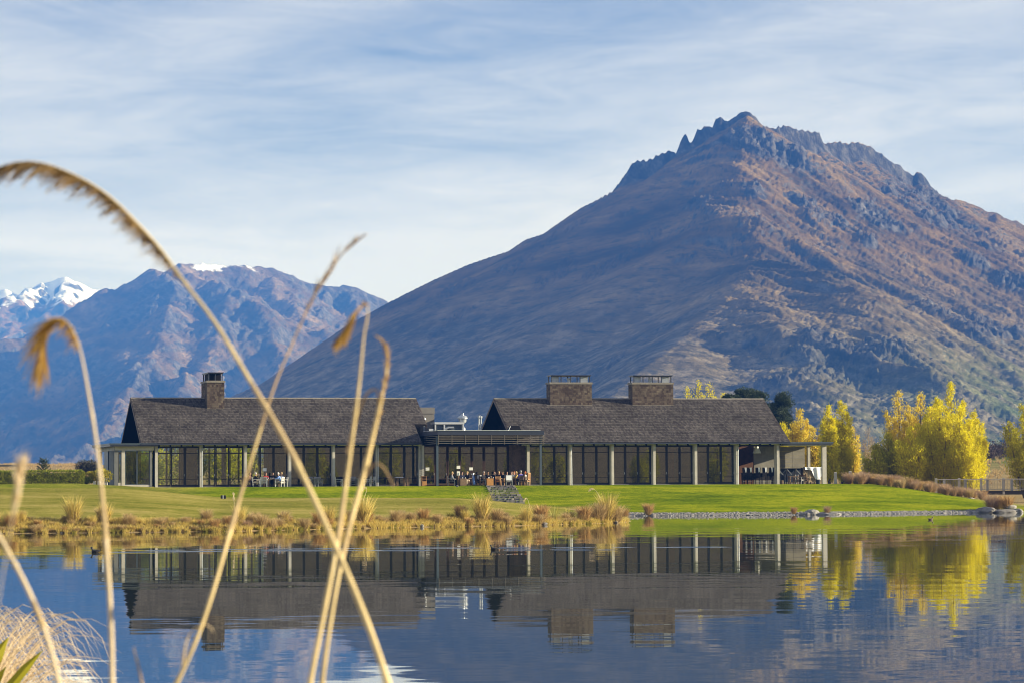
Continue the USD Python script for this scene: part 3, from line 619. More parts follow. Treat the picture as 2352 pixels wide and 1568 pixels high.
def wing(label, u0, u1, col0, ncol, notch=None, chim=(), pipes=(), open_bays=(), gable_back=1.6):
    t = local_thing('lodge_building', label, 'building')
    th = .16
    # roof deck: two slopes, ends plumb; the lower right of the left wing is cut back
    def deck(ua, ub, ta, tb, back=False):
        n_ = lambda q: EAVE_N + (RIDGE_N - EAVE_N) * q
        pts = [(n_(ta), roof_z(n_(ta))), (n_(tb), roof_z(n_(tb))), (n_(tb), roof_z(n_(tb)) - th), (n_(ta), roof_z(n_(ta)) - th)]
        if back: pts = [(2 * RIDGE_N - n, z) for n, z in pts]
        return prism([(-n, z) for n, z in pts], 'x', ua, ub)
    if notch:
        rf = cat_([deck(u0, notch[1], 0, notch[0]), deck(u0, u1, notch[0], 1), deck(u0, u1, 0, 1, True)])
        u_of = lambda q: (u0, notch[1] if q < notch[0] - .001 else u1)
    else:
        rf = cat_([deck(u0, u1, 0, 1), deck(u0, u1, 0, 1, True)]); u_of = lambda q: (u0, u1)
    roof = obj('roof', rf, MAT['shadow_lining'], t)
    obj('roof_shingle', shingle_slope(u_of, 27), MAT['shingle'], roof, kind='stuff')
    C = []
    u = u0
    while u < u1 - .05:
        e = min(u + .42, u1); l = rng.uniform(-.008, .008)
        for s in (1, -1):
            P = []
            for dz in (0.012, 0.040 + l):
                q = [(u + .004, RIDGE_N), (e - .004, RIDGE_N), (e - .004, RIDGE_N + s * .17), (u + .004, RIDGE_N + s * .17)]
                if s < 0: q = q[::-1]
                P += [(a, -b, roof_z(b) + dz + .02) for a, b in q]
            C.append(P)
        u = e
    obj('ridge_cap', pieces(np.array(C)), MAT['ridge_wood'], roof)
    ge = notch[1] if notch else u1
    obj('gutter', bx(u0 - .02, ge + .02, EAVE_N + .13, EAVE_N - .02, EAVE_Z - .17, EAVE_Z - .035), MAT['navy_metal'], roof)
    # gable ends: bargeboards and a dark boarded wall set well back
    for ue, s in ((u0, -1), (u1, 1)):
        for bk in (False, True):
            pts = [(EAVE_N, roof_z(EAVE_N) + .0), (RIDGE_N, RIDGE_Z), (RIDGE_N, RIDGE_Z - .30), (EAVE_N, roof_z(EAVE_N) - .30)]
            if notch and s > 0 and not bk:
                nn = EAVE_N + (RIDGE_N - EAVE_N) * notch[0]; pts = [(nn, roof_z(nn)), (RIDGE_N, RIDGE_Z), (RIDGE_N, RIDGE_Z - .30), (nn, roof_z(nn) - .30)]
            if bk: pts = [(2 * RIDGE_N - n, z) for n, z in pts]
            obj('bargeboard', prism([(-n, z) for n, z in pts], 'x', ue + (s * .002 if s > 0 else -.045), ue + (.045 if s > 0 else -.002)), MAT['brown_timber'], t)
        ug = ue - s * gable_back
        C = []
        zb = EAVE_Z - .1
        nb = 24
        for i in range(nb):
            na, nb_ = BACK_N + .4 + (EAVE_N - BACK_N - .8) * i / nb, BACK_N + .4 + (EAVE_N - BACK_N - .8) * (i + 1) / nb - .02
            za, zb2 = roof_z(na) - .2, roof_z(nb_) - .2
            lo = zb
            C.append([(ug - .03, -nb_, lo), (ug + .03, -nb_, lo), (ug + .03, -na, lo), (ug - .03, -na, lo), (ug - .03, -nb_, max(zb2, lo + .02)), (ug + .03, -nb_, max(zb2, lo + .02)), (ug + .03, -na, max(za, lo + .02)), (ug - .03, -na, max(za, lo + .02))])
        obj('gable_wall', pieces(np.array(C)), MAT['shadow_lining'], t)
    # soffit strip and rafter feet
    cl = col0 - COLW; cr = col0 + BAY * (ncol - 1)
    obj('soffit_board', bx(u0 + .9, ge - .05, .05, .01, EAVE_Z - .27, EAVE_Z - .20), MAT['white_paint'], t)
    uu = u0 + .6
    while uu < ge - .1:
        obj('rafter_foot', hexa([(uu, -.42, 6.17), (uu + .11, -.42, 6.17), (uu + .11, .7, 6.40), (uu, .7, 6.40), (uu, -.42, 6.29), (uu + .11, -.42, 6.29), (uu + .11, .7, 6.62), (uu, .7, 6.62)]), MAT['shadow_lining'], t)
        uu += BAY / 4
    obj('eave_beam', bx(cl, cr, -.92, -1.0, 6.05, 6.55), MAT['dark_timber'], t)
    for k in range(ncol):
        uc = col0 + BAY * k
        obj('column', trimesh.util.concatenate([bx(uc - COLW, uc, 0, -COLD, FLOOR - .25, 6.30)]), MAT['concrete'], t)
        if k in pipes:
            obj('downpipe', cat_([tube([(uc - .06, -.09, FLOOR - .1), (uc - .06, -.09, 5.98), (uc - .05, -.40, 6.28)], .045, 8), bx(uc - .12, uc, .14, .03, 3.4, 3.44), bx(uc - .12, uc, .14, .03, 5.2, 5.24)]), MAT['zinc'], t)
    for k in range(ncol - 1):
        if k in open_bays: continue
        a, b = col0 + BAY * k + .005, col0 + BAY * (k + 1) - COLW - .005
        w = (b - a) / 3
        for i in range(3):
            glazed_door(t, a + w * i + .012, a + w * (i + 1) - .012, -.72, FLOOR + .02, 6.16, 'dark_timber')
        obj('door_sill', bx(a, b, -.60, -.85, FLOOR - .05, FLOOR + .018), MAT['concrete_dark'], t)
    obj('floor_slab', bx(u0 + 1.2, u1 - .4, .9, -15.0, FLOOR - .6, FLOOR - .06), MAT['floor_stone'], t)
    obj('ceiling', bx(u0 + 1.7, u1 - .8, -1.02, -14.8, 6.56, 6.62), MAT['inner_wall'], t)
    for c in chim: chimney(t, *c)
    return t
# ---------------- left wing
L0 = -33.88
lw = wing('left shingle-roofed lodge wing with one narrow chimney beside the glass porch', -35.5, -7.8, L0, 7, notch=(.40, -8.95),
          chim=[(-28.45, -26.85, -5.7, -9.7, 12.47, .80, 'chimney_shingle', .215, False)], pipes=(1, 5))
def inner_walls(t, spans, n, mat, z1=6.55):
    for a, b in spans: obj('inner_wall', bx(a, b, n, n - .12, FLOOR - .05, z1), MAT[mat], t)
inner_walls(lw, [(-21.6, -17.3), (-13.0, -8.6)], -6.5, 'inner_wall')
inner_walls(lw, [(-17.3, -13.0)], -9.0, 'inner_wood')
for k in range(7):
    obj('rear_column', bx(L0 + BAY * k - .3, L0 + BAY * k, -13.6, -14.1, FLOOR - .05, 6.55), MAT['concrete_dark'], lw)
for k in range(3):
    a, b = L0 + BAY * k, L0 + BAY * (k + 1) - .3
    for i in range(3):
        w = (b - a) / 3
        obj('rear_window', cat_([bx(a + w * i, a + w * i + .09, -13.8, -13.9, FLOOR, 6.5), bx(a + w * (i + 1) - .09, a + w * (i + 1), -13.8, -13.9, FLOOR, 6.5), bx(a + w * i + .09, a + w * (i + 1) - .09, -13.8, -13.9, 3.1, 3.2), bx(a + w * i + .09, a + w * (i + 1) - .09, -13.8, -13.9, 5.6, 5.72)]), MAT['dark_timber'], lw)
inner_walls(lw, [(-21.4, -8.2)], -14.0, 'inner_wall')
inner_walls(lw, [(-30.6, -29.3)], -8.0, 'inner_wall', 6.5)
# glass porch on the left end
pc = local_thing('glass_porch', 'flat-roofed glass porch with concrete posts at the far left end of the lodge', 'porch')
obj('porch_roof', cat_([bx(-38.35, -33.9, .55, -15.2, 6.18, 6.42)]), MAT['navy_metal'], pc)
obj('roof_flashing', cat_([bx(-38.40, -34.0, .60, .56, 6.33, 6.46), bx(-38.40, -38.36, .60, -15.2, 6.33, 6.46)]), MAT['steel_blue'], pc)
obj('porch_beam', cat_([bx(-37.85, -34.2, .02, -.30, 5.80, 6.175), bx(-37.9, -37.6, -.32, -14.5, 5.80, 6.175)]), MAT['concrete'], pc)
obj('post', bx(-37.92, -37.55, .04, -.42, FLOOR - .4, 5.795), MAT['concrete_dark'], pc)
obj('post', bx(-37.24, -36.93, .03, -.42, FLOOR - .4, 5.795), MAT['concrete'], pc)
obj('wall_panel', bx(-37.90, -37.70, -.9, -4.6, FLOOR - .5, 5.795), MAT['concrete_dark'], pc)
obj('wall_panel', bx(-37.90, -37.70, -5.5, -8.7, FLOOR - .5, 5.795), MAT['steel_blue'], pc)
obj('wall_panel', bx(-37.90, -37.70, -12.5, -14.4, FLOOR - .5, 5.795), MAT['concrete_dark'], pc)
obj('post', bx(-34.62, -34.42, .03, -.42, FLOOR - .4, 5.795), MAT['concrete_dark'], pc)
obj('low_wall', cat_([bx(-37.6, -37.25, 0, -.25, FLOOR - .4, 2.82), bx(-36.92, -34.63, 0, -.25, FLOOR - .4, 2.62)]), MAT['concrete'], pc)
for a, b in ((-37.6, -37.26), (-36.91, -35.8), (-35.78, -34.64)):
    w = obj('window', cat_([bx(a, a + .05, -.10, -.16, 2.62, 5.79), bx(b - .05, b, -.10, -.16, 2.62, 5.79), bx(a + .05, b - .05, -.10, -.16, 5.74, 5.79), bx(a + .05, b - .05, -.10, -.16, 2.62, 2.68)]), MAT['steel_blue'], pc)
    obj('pane', bx(a + .04, b - .04, -.12, -.135, 2.67, 5.75), MAT['pane_green'], w)
for a, b in ((-8.72, -12.48), (-4.62, -5.48)):
    w = obj('window', cat_([bx(-37.84, -37.76, a, a - .06, 2.5, 5.79), bx(-37.84, -37.76, b + .06, b, 2.5, 5.79)]), MAT['steel_blue'], pc)
    obj('pane', bx(-37.81, -37.795, a - .05, b + .05, 2.5, 5.79), MAT['pane_green'], w)
w = obj('window', cat_([bx(-37.6, -34.3, -13.9, -14.0, 2.42, 2.6), bx(-37.6, -34.3, -13.9, -14.0, 5.6, 5.8), bx(-36.0, -35.9, -13.9, -14.0, 2.6, 5.6)]), MAT['dark_timber'], pc)
obj('inner_wall', bx(-35.9, -34.9, -6, -8, FLOOR, 5.79), MAT['inner_wall'], pc); obj('inner_wall', bx(-37.5, -36.6, -9.5, -9.7, FLOOR, 5.79), MAT['inner_wall'], pc)
obj('bench', cat_([bx(-36.8, -34.7, -.55, -.95, 2.78, 2.83)] + [bx(-36.75 + .52 * i, -36.68 + .52 * i, -.58, -.92, FLOOR - .06, 2.78) for i in range(5)]), MAT['concrete'], pc)
obj('floor_slab', bx(-37.9, -34.2, .1, -14.6, FLOOR - .7, FLOOR - .06), MAT['floor_stone'], pc)
# ---------------- right wing
R0 = 1.68
_c1 = un_at(1264.4, 927, -6.45)[0], un_at(1358.9, 927, -6.45)[0]
_c2 = un_at(1453.4, 927, -6.45)[0], un_at(1545.8, 927, -6.45)[0]
rw = wing('right shingle-roofed lodge wing with two broad chimneys and an open end bay', 0.0, 27.65, R0, 7,
          chim=[(_c1[0], _c1[1], -6.45, -7.95, 12.42, .72), (_c2[0], _c2[1], -6.45, -7.95, 12.42, .72)], pipes=(1, 5), open_bays=(5,))
inner_walls(rw, [(1.6, 9.8)], -7.0, 'inner_wall')
inner_walls(rw, [(9.8, 14.0)], -9.5, 'inner_wall')
inner_walls(rw, [(14.0, 18.3), (22.6, 28.6)], -7.6, 'inner_wood')
inner_walls(rw, [(18.3, 22.4)], -5.0, 'inner_wall')
obj('end_wall', bx(25.3, 28.0, -3.6, -3.85, FLOOR - .05, 6.4), MAT['board_concrete'], rw)
obj('inner_wall', bx(22.40, 22.52, -1.0, -14.8, FLOOR - .05, 6.55), MAT['inner_wall'], rw)
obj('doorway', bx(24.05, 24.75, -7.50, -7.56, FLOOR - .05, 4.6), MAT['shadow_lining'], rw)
obj('lamp_shade', move(trimesh.creation.revolve(np.array([(0.02, .75), (.10, .74), (.42, .02), (.40, .0), (.07, .70), (0.02, .70)]), sections=18), (25.15, 2.2, 5.40)), MAT['white_paint'], rw)
inner_walls(rw, [(1.6, 27.2)], -14.2, 'inner_wall')
# flat canopy on its right end
cn = local_thing('end_canopy', 'flat-roofed open canopy on slim concrete posts at the right end of the lodge', 'canopy')
obj('canopy_roof', bx(27.0, 32.05, .52, -9.0, 6.20, 6.40), MAT['navy_metal'], cn)
obj('roof_flashing', cat_([bx(27.7, 32.10, .56, .53, 6.30, 6.455), bx(32.06, 32.10, .53, -9.0, 6.30, 6.455)]), MAT['steel_blue'], cn)
obj('soffit', bx(27.2, 31.95, .45, -8.9, 6.14, 6.195), MAT['concrete'], cn)
obj('post', bx(31.15, 31.57, 0, -.35, FLOOR - .25, 6.135), MAT['concrete'], cn)
obj('post', bx(31.25, 31.50, -4.65, -5.0, FLOOR - .25, 6.135), MAT['concrete'], cn)
for i in range(9):
    z0 = FLOOR - .1 + i * .415
    obj('wall_board', bx(28.05, 29.95, -5.6, -5.85 + .006 * (i % 2), z0, z0 + .405), MAT['board_concrete'], cn)
    obj('wall_board', bx(29.97, 31.25, -5.6 + .004, -5.85 + .006 * (i % 2), z0, z0 + .405), MAT['board_concrete'], cn)
obj('paving', bx(26.8, 32.3, .9, -9, FLOOR - .5, FLOOR - .055), MAT['floor_stone'], cn)
# ---------------- link between them
ln = local_thing('entrance_hall', 'flat-roofed dark entrance hall with slatted veranda between the two shingled wings', 'building')
LU0, LU1, LN = -8.36, 1.84, 5.0
obj('flat_roof', bx(LU0, LU1, LN, -13, 7.12, 7.50), MAT['navy_metal'], ln)
obj('roof_flashing', cat_([bx(LU0 - .05, LU1 - .35, LN + .05, LN - .02, 7.505, 7.56), bx(LU0 - .05, LU0 + .02, LN - .03, -1.5, 7.505, 7.56)]), MAT['pale_metal'], ln)
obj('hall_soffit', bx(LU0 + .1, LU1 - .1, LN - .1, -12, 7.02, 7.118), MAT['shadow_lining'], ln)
for i in range(5):
    z = 6.32 + .175 * i
    obj('slat', bx(LU0 + .05, LU1 + .12, LN + .02, LN - .10, z - .022, z + .022), MAT['louvre_wood'], ln)
    obj('slat', bx(LU0 - .02, LU0 + .04, LN - .12, -1.0, z - .022, z + .022), MAT['louvre_wood'], ln)
    obj('slat', bx(LU1 - .02, LU1 + .06, LN - .12, 0.6, z - .022, z + .022), MAT['louvre_wood'], ln)
for i in range(9):
    u = LU0 + .07 + (LU1 - LU0 - .1) * i / 8
    obj('slat_hanger', bx(u - .02, u + .02, LN + .045, LN + .022, 6.22, 7.11), MAT['louvre_wood'], ln)
for u in (LU0 - .12, LU1 - .38):
    obj('steel_post', bx(u, u + .20, LN - .15, LN - .35, FLOOR - .2, 7.01), MAT['steel_blue'], ln)
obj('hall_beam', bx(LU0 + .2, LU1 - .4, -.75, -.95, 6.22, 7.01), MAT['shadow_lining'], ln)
du = np.linspace(-8.55, -0.25, 8)
for a, b in zip(du[:-1], du[1:]):
    glazed_door(ln, a + .03, b - .03, -.80, FLOOR + .02, 6.18, 'brown_timber', rails=(.12, .80))
C = []
for i in range(16):
    z0 = FLOOR + i * .24; off = (i % 2) * .14
    for j in range(-1, 6):
        a, b = max(-.2, -.2 + j * .29 + off), min(1.41, -.2 + (j + 1) * .29 + off - .012)
        if b - a > .03:
            P = [(a, .55, z0), (b, .55, z0), (b, .8, z0), (a, .8, z0), (a, .55, z0 + .23), (b, .55, z0 + .23), (b, .8, z0 + .23), (a, .8, z0 + .23)]
            C.append(P)
plain('wall_block', (0.12, 0.072, 0.048), 0.8, island=0.35, vary=0.2, scale=3)
for P in C: obj('block', pieces(np.array([P])), MAT['wall_block'], ln)
obj('side_wall', bx(-9.0, -8.62, .0, -.8, FLOOR - .1, 6.2), MAT['concrete'], ln)
inner_walls(ln, [(-8.6, 1.4)], -7.0, 'inner_wall', 7.0)
obj('bar_counter', bx(-6.5, -2.0, -5.0, -5.7, FLOOR, FLOOR + 1.1), MAT['inner_wood'], ln)
obj('floor_slab', bx(-9.0, 1.9, 5.6, -12, FLOOR - .5, FLOOR - .055), MAT['floor_stone'], ln)
# ---------------- on the flat roof
def roof_thing(name, label, cat): return local_thing(name, label, cat)
u, z = un_at(981.5, 935, -8.5)
b = roof_thing('plant_tower', 'grey rendered plant tower standing behind the right end of the left roof', 'tower')
obj('tower_wall', bx(u - .72, u + .70, -8.5, -11.0, 7.5, z - .62), MAT['grey_render'], b)
obj('parapet', bx(u - .75, u + .73, -8.45, -11.05, z - .60, z), MAT['grey_render'], b)
obj('vent_pipe', cat_([move(trimesh.creation.cylinder(.10, 1.1, sections=10), (u - .45, 8.1, 8.2)), move(trimesh.creation.icosphere(2, .24), (u - .45, 8.1, 8.85), s=(1, 1, .8))]), MAT['zinc'], b)
u0, z1 = un_at(998, 968.5, -4.0); u1, _ = un_at(1066, 968.5, -4.0)
b = roof_thing('cooling_unit', 'pale grey box of cooling plant on the flat roof', 'cooling unit')
obj('housing', bx(u0 + .25, u1 - .1, -4.15, -6.0, 7.5, z1 - .22), MAT['steel_blue'], b)
obj('lid', bx(u0, u1, -3.9, -6.1, z1 - .20, z1), MAT['pale_metal'], b)
for uu in (u0 + .02, u0 + .9, u1 - .16): obj('leg', bx(uu, uu + .13, -3.95, -4.1, 7.5, z1 - .21), MAT['pale_metal'], b)
obj('duct_bend', tube([(u0 + .9, 4.05, 7.56), (u0 + 1.0, 4.05, 7.8), (u0 + 1.35, 4.05, 7.95), (u0 + 1.9, 4.05, 7.95)], .12, 8), MAT['zinc'], b)
obj('side_box', bx(u0 - .55, u0 - .1, -4.0, -4.6, 7.5, 7.85), MAT['pale_metal'], b)
u, zt_ = un_at(1062.5, 949, -4.6)
b = roof_thing('roof_fan', 'mushroom-shaped zinc extractor fan on the flat roof', 'fan')
prof = lambda q: move(trimesh.creation.revolve(np.array(q), sections=20), (u, 4.6, 0))
obj('fan_hood', prof([(0.0, zt_), (.13, zt_), (.15, zt_ - .14), (.40, zt_ - .26), (.50, zt_ - .42), (.50, zt_ - .50), (.40, zt_ - .48), (.36, zt_ - .80), (.0, zt_ - .80)]), MAT['zinc'], b)
obj('fan_neck', prof([(0, zt_ - .78), (.30, zt_ - .78), (.34, zt_ - .86), (.14, zt_ - .98), (.12, zt_ - 1.2), (.28, zt_ - 1.42), (.30, 7.5), (0, 7.5)]), MAT['zinc'], b)
u, zt_ = un_at(1102.5, 954, -4.6)
b = roof_thing('flue_pipe', 'twin zinc flue pipes standing on the flat roof beside the right gable', 'flue')
for du_, hh in ((-.09, 0), (.09, .06)):
    obj('pipe', move(trimesh.creation.cylinder(.085, zt_ - 7.5 - hh, sections=12), (u + du_, 4.6, (zt_ + 7.5 - hh) / 2)), MAT['zinc'], b)
obj('cap', cat_([move(trimesh.creation.cylinder(.13, .20, sections=12), (u - .09, 4.6, zt_ - .08)), move(trimesh.creation.cylinder(.13, .20, sections=12), (u + .09, 4.6, zt_ - .12))]), MAT['zinc'], b)
u0, z1 = un_at(1168, 977, 1.5); u1, _ = un_at(1196, 977, 1.5)
b = roof_thing('roof_hatch', 'small black sloping hatch on the flat roof against the right wing', 'hatch')
obj('hatch_lid', hexa([(u0, -1.5, 7.52), (u1 + .1, -1.5, 7.52), (u1 + .1, -.3, 7.52), (u0, -.3, 7.52), (u0 + .25, -1.45, z1), (u1 - .12, -1.45, z1), (u1 - .12, -.9, z1), (u0 + .25, -.9, z1)]), MAT['shadow_lining'], b)
obj('hatch_stay', tube([(u0 - .05, -1.6, 7.52), (u0 + .2, -1.52, z1)], .03, 6), MAT['pale_metal'], b)
# paper notices on the glass
for px, py, w, h, n, lab in ((608, 1077.5, .36, .29, -.70, 'white sheet of paper on the glass behind the diners under the left roof'), (982, 1076, .36, .28, -.70, 'white sheet of paper on the glass door left of the entrance hall'),
                          (1053, 1072, .34, .30, -.78, 'white sheet of paper, upper one of two on the entrance hall door'), (1053, 1086, .30, .40, -.78, 'white printed sheet, lower one of two on the entrance hall door'), (1082, 1075.5, .36, .26, -.78, 'white sheet of paper on the glass right of the paired notices')):
    u, z = un_at(px, py, n)
    m = obj('paper_notice', move(box(u - w / 2, u + w / 2, -n - .004, -n, z - h / 2, z + h / 2), (0, 0, 0)), MAT['paper'])
    UsdGeom.Xformable(m).AddTranslateOp().Set(Gf.Vec3d(0, OY, 0)); UsdGeom.Xformable(m).AddRotateZOp().Set(math.degrees(TH))
    tag(m, lab, 'notice', None)
# stone steps down the bank
st = thing('stone_steps', 'flight of rough dark stone steps cut into the green bank', 'steps')
plain('step_stone', (0.20, 0.185, 0.165), 0.9, spec=0.15, island=0.35, vary=0.35, scale=1.5, bump=0.6, bscale=5)
rs = np.random.default_rng(11)
NS = 10
for i in range(NS):
    f = i / (NS - 1)
    xa, xb = np.interp(f, [0, 1], [1114.5, 1132.0]), np.interp(f, [0, 1], [1181.0, 1207.0])
    Yc = 289.0 - 23.0 * f; zt_ = float(bank(np.array([(np.interp(f, [0, 1], [1148, 1169]) - 1176) / F_PX * Yc]), np.array([Yc]))[0]) + .09
    wa, wb = at_z(xa, 1100, zt_)[0] * 0 + (xa - 1176) / F_PX * Yc, (xb - 1176) / F_PX * Yc
    x = wa
    while x < wb - .1:
        w = rs.uniform(.28, .62); e = min(x + w, wb)
        y0, y1 = Yc - 1.1 + rs.uniform(-.12, .12), Yc + 1.6
        dz = rs.uniform(-.02, .02); c = rs.uniform(.01, .05)
        obj('step_stone', hexa([(x + .02, y0 - c, zt_ - .32), (e - .02, y0 + c, zt_ - .32), (e - .02, y1, zt_ - .32), (x + .02, y1, zt_ - .32), (x + .03, y0 + .03, zt_ + dz), (e - .03, y0 + .05 + c, zt_ + dz + rs.uniform(-.02, .02)), (e - .03, y1, zt_ + dz), (x + .03, y1, zt_ + dz)]), MAT['step_stone'], st)
        x = e
# ================================================================ trees, shrubs and tussocks
def zg(x, y): return float(ground(np.array([x]), np.array([y]))[0])
def on_ground(px, Y, z_guess=2.0):
    x = at(px, 1090, Y)[0]; return np.array([x, Y, zg(x, Y)])
plain('bark', (0.085, 0.065, 0.045), 0.9, spec=0.1, vary=0.3, scale=6)
plain('pale_bark', (0.33, 0.27, 0.20), 0.9, spec=0.1, vary=0.25, scale=6)
plain('yellow_twig', (0.30, 0.20, 0.045), 0.8, spec=0.15, vary=0.2, scale=5)
leafy('leaf_yellow', (0.58, 0.52, 0.003), (0.76, 0.67, 0.007), .48, .30)
leafy('leaf_gold', (0.60, 0.46, 0.030), (0.74, 0.60, 0.06), .45, .30)
leafy('leaf_lime', (0.36, 0.35, 0.008), (0.56, 0.50, 0.012), .45, .40)
leafy('leaf_olive', (0.12, 0.15, 0.018), (0.24, 0.26, 0.035), .35, .35)
leafy('leaf_pale', (0.40, 0.31, 0.17), (0.50, 0.40, 0.24), .35, .25)
leafy('needle', (0.020, 0.036, 0.016), (0.060, 0.085, 0.036), .12, .45)
leafy('hedge_leaf', (0.06, 0.10, 0.010), (0.36, 0.36, 0.035), .4, .5)
leafy('dark_leaf', (0.030, 0.032, 0.016), (0.070, 0.066, 0.032), .15, .4)
leafy('brown_leaf', (0.055, 0.036, 0.028), (0.12, 0.080, 0.058), .12, .4)
leafy('shrub_yellow', (0.16, 0.17, 0.015), (0.50, 0.40, 0.025), .3, .45)
leafy('blade_tan', (0.36, 0.255, 0.110), (0.58, 0.44, 0.22), .22, .35)
leafy('blade_rust', (0.36, 0.215, 0.075), (0.54, 0.36, 0.15), .22, .35)
leafy('blade_straw', (0.50, 0.39, 0.09), (0.70, 0.56, 0.19), .25, .3)
leafy('blade_red', (0.32, 0.205, 0.120), (0.52, 0.37, 0.235), .25, .35)
leafy('blade_green', (0.16, 0.17, 0.030), (0.40, 0.33, 0.060), .25, .35)
def leaf_cloud(P, D, size, r, aspect=2.2):
    """One small pointed leaf (a bent rhombus) at every point P, pointing along D with some scatter."""
    n = len(P)
    d = D + r.normal(0, .55, (n, 3)); d /= np.linalg.norm(d, axis=1, keepdims=True)
    q = r.normal(0, 1, (n, 3)); s = np.cross(d, q); s /= np.linalg.norm(s, axis=1, keepdims=True)
    L_ = (size * r.uniform(.6, 1.35, n))[:, None]
    a, b, c, e = P, P + d * L_ * .5 + s * L_ / aspect / 2, P + d * L_, P + d * L_ * .5 - s * L_ / aspect / 2
    v = np.stack([a, b, c, e], 1).reshape(-1, 3); k = np.arange(n)[:, None] * 4
    return trimesh.Trimesh(v, np.vstack([k + [0, 1, 2], k + [0, 2, 3]]), process=False)
def stems_mesh(lines, sides=5):
    return cat_([tube(p, r_, sides) for p, r_ in lines])
def feather_tree(seed, H, stems, spread, n_leaf, leaf, twig_len=1.5, lean=.10, low=.06, taper=.9):
    """A fastigiate spring tree: upright stems, rising twigs that shorten towards the tip, small leaves along the twigs."""
    r = np.random.default_rng(seed); wood, twigs, P, D = [], [], [], []
    tops = []
    for k, (ox, oy, hh) in enumerate(stems):
        n = 9; t = np.linspace(0, 1, n)
        p = np.stack([ox * (t ** .8) * spread + r.normal(0, .05 * H / 9, n).cumsum() * .35, oy * (t ** .8) * spread + r.normal(0, .05 * H / 9, n).cumsum() * .35, t * H * hh], 1)
        wood.append((p, np.interp(t, [0, 1], [.017 * H * (1 if k == 0 else .75), .012])))
        tops.append(p)
    per = n_leaf // max(1, len(stems))
    for (ox, oy, hh), p in zip(stems, tops):
        Hs = H * hh; m = int(58 * hh)
        for j in range(m):
            f = low + (1 - low) * (j + r.uniform(0, 1)) / m
            base = np.array([np.interp(f, np.linspace(0, 1, 9), p[:, c]) for c in range(3)])
            az = r.uniform(0, 2 * np.pi); up = r.uniform(.75, 1.35)
            ln = twig_len * (1 - f) ** .62 * r.uniform(.55, 1.25) * (0.55 + 0.45 * min(1, f / .25)) + .22
            d = np.array([math.cos(az), math.sin(az), up]); d /= np.linalg.norm(d)
            s = np.linspace(0, 1, 5)[:, None]
            tw = base + d * ln * s + np.array([0, 0, .22 * ln]) * s ** 2 + r.normal(0, .03, (5, 3)) * s
            twigs.append((tw, np.linspace(.016, .005, 5)))
            cnt = max(4, int(per / m * (.4 + ln / twig_len)))
            q = r.uniform(.12, 1.0, cnt) ** .8
            pts = np.stack([np.interp(q, s[:, 0], tw[:, c]) for c in range(3)], 1) + r.normal(0, .10 + .07 * ln, (cnt, 3))
            P.append(pts); D.append(np.tile(d * .7 + [0, 0, .5], (cnt, 1)))
    P, D = np.vstack(P), np.vstack(D)
    keep = P[:, 2] > .15; P, D = P[keep], D[keep]
    return stems_mesh(wood, 6), stems_mesh(twigs, 3), leaf_cloud(P, D, leaf, r)
def plant_tree(name, label, cat, p, meshes, mats, group=None, rz=0., s=1.):
    t = thing(name, label, cat, p, rz, group, None if s == 1. else s)
    trunk = obj('trunk', meshes[0], mats[0], t, smooth=50)
    obj('branch', meshes[1], mats[1], trunk, kind='stuff')
    obj('crown', meshes[2], mats[2], t, kind=None)
    return t
YG = 'yellow spring trees beside the creek'
def yellow(px, top, Y, seed, label, mat='leaf_yellow', width=1.0, stems=None, n=15000, leaf=.20, base_lift=0., bark='bark', tw=1.5):
    p = on_ground(px, Y); ztop = at(px, top, Y)[2]; H = ztop - p[2]
    stems = stems or [(0, 0, 1.0), (.10, .05, .86), (-.11, -.03, .80), (.04, -.12, .7), (-.05, .12, .74)]
    m = feather_tree(seed, H, stems, H * width, n, leaf, twig_len=tw * H / 9.0)
    return plant_tree('spring_tree', label, 'tree', p, m, (MAT[bark], MAT['yellow_twig'], MAT[mat]))
# the clump by the bridge
yellow(2186, 884, 338, 1, 'tallest bright yellow tree, right of centre in the clump left of the bridge', n=30000, width=1.15, tw=1.75, stems=[(0, 0, 1), (.10, .05, .84), (-.12, -.03, .86), (.19, -.06, .66), (-.2, .05, .7), (.05, -.15, .6), (.27, .02, .48)])
yellow(2116, 909, 341, 2, 'thinner golden tree in the middle of the yellow clump', 'leaf_gold', n=15000, width=1.1, tw=1.6)
yellow(2068, 903, 343, 3, 'pale golden tree with bare spire at the left of the yellow clump', 'leaf_gold', n=13000, width=1.0, tw=1.5)
yellow(2237, 950, 345, 4, 'lower yellow tree on the right edge of the clump', 'leaf_yellow', n=14000, width=1.2, tw=1.6)
yellow(2095, 985, 334, 5, 'low yellow tree at the foot of the clump', 'leaf_yellow', n=13000, width=1.8, tw=2.4)
yellow(2142, 940, 336, 15, 'bushy yellow tree in the heart of the clump', 'leaf_yellow', n=15000, width=1.4, tw=1.9)
yellow(2040, 1000, 337, 6, 'olive green bushy tree at the left foot of the yellow clump', 'leaf_lime', n=15000, width=2.0, tw=2.6)
yellow(2010, 1040, 335, 16, 'small lime green bush at the far left of the yellow clump', 'leaf_lime', n=6000, width=2.0, tw=3.4)
yellow(2222, 1010, 333, 17, 'low bright yellow tree right before the railing', 'leaf_yellow', n=13000, width=2.0, tw=2.6)
yellow(2352, 935, 336, 7, 'olive green willow at the right edge beside the railing', 'leaf_lime', n=17000, width=1.6, tw=1.9)
yellow(2160, 925, 335, 21, 'full yellow tree just left of the tallest one in the clump', 'leaf_yellow', n=17000, width=1.3, tw=2.0)
yellow(2206, 938, 334, 22, 'full yellow tree just right of the tallest one in the clump', 'leaf_yellow', n=17000, width=1.3, tw=2.1)
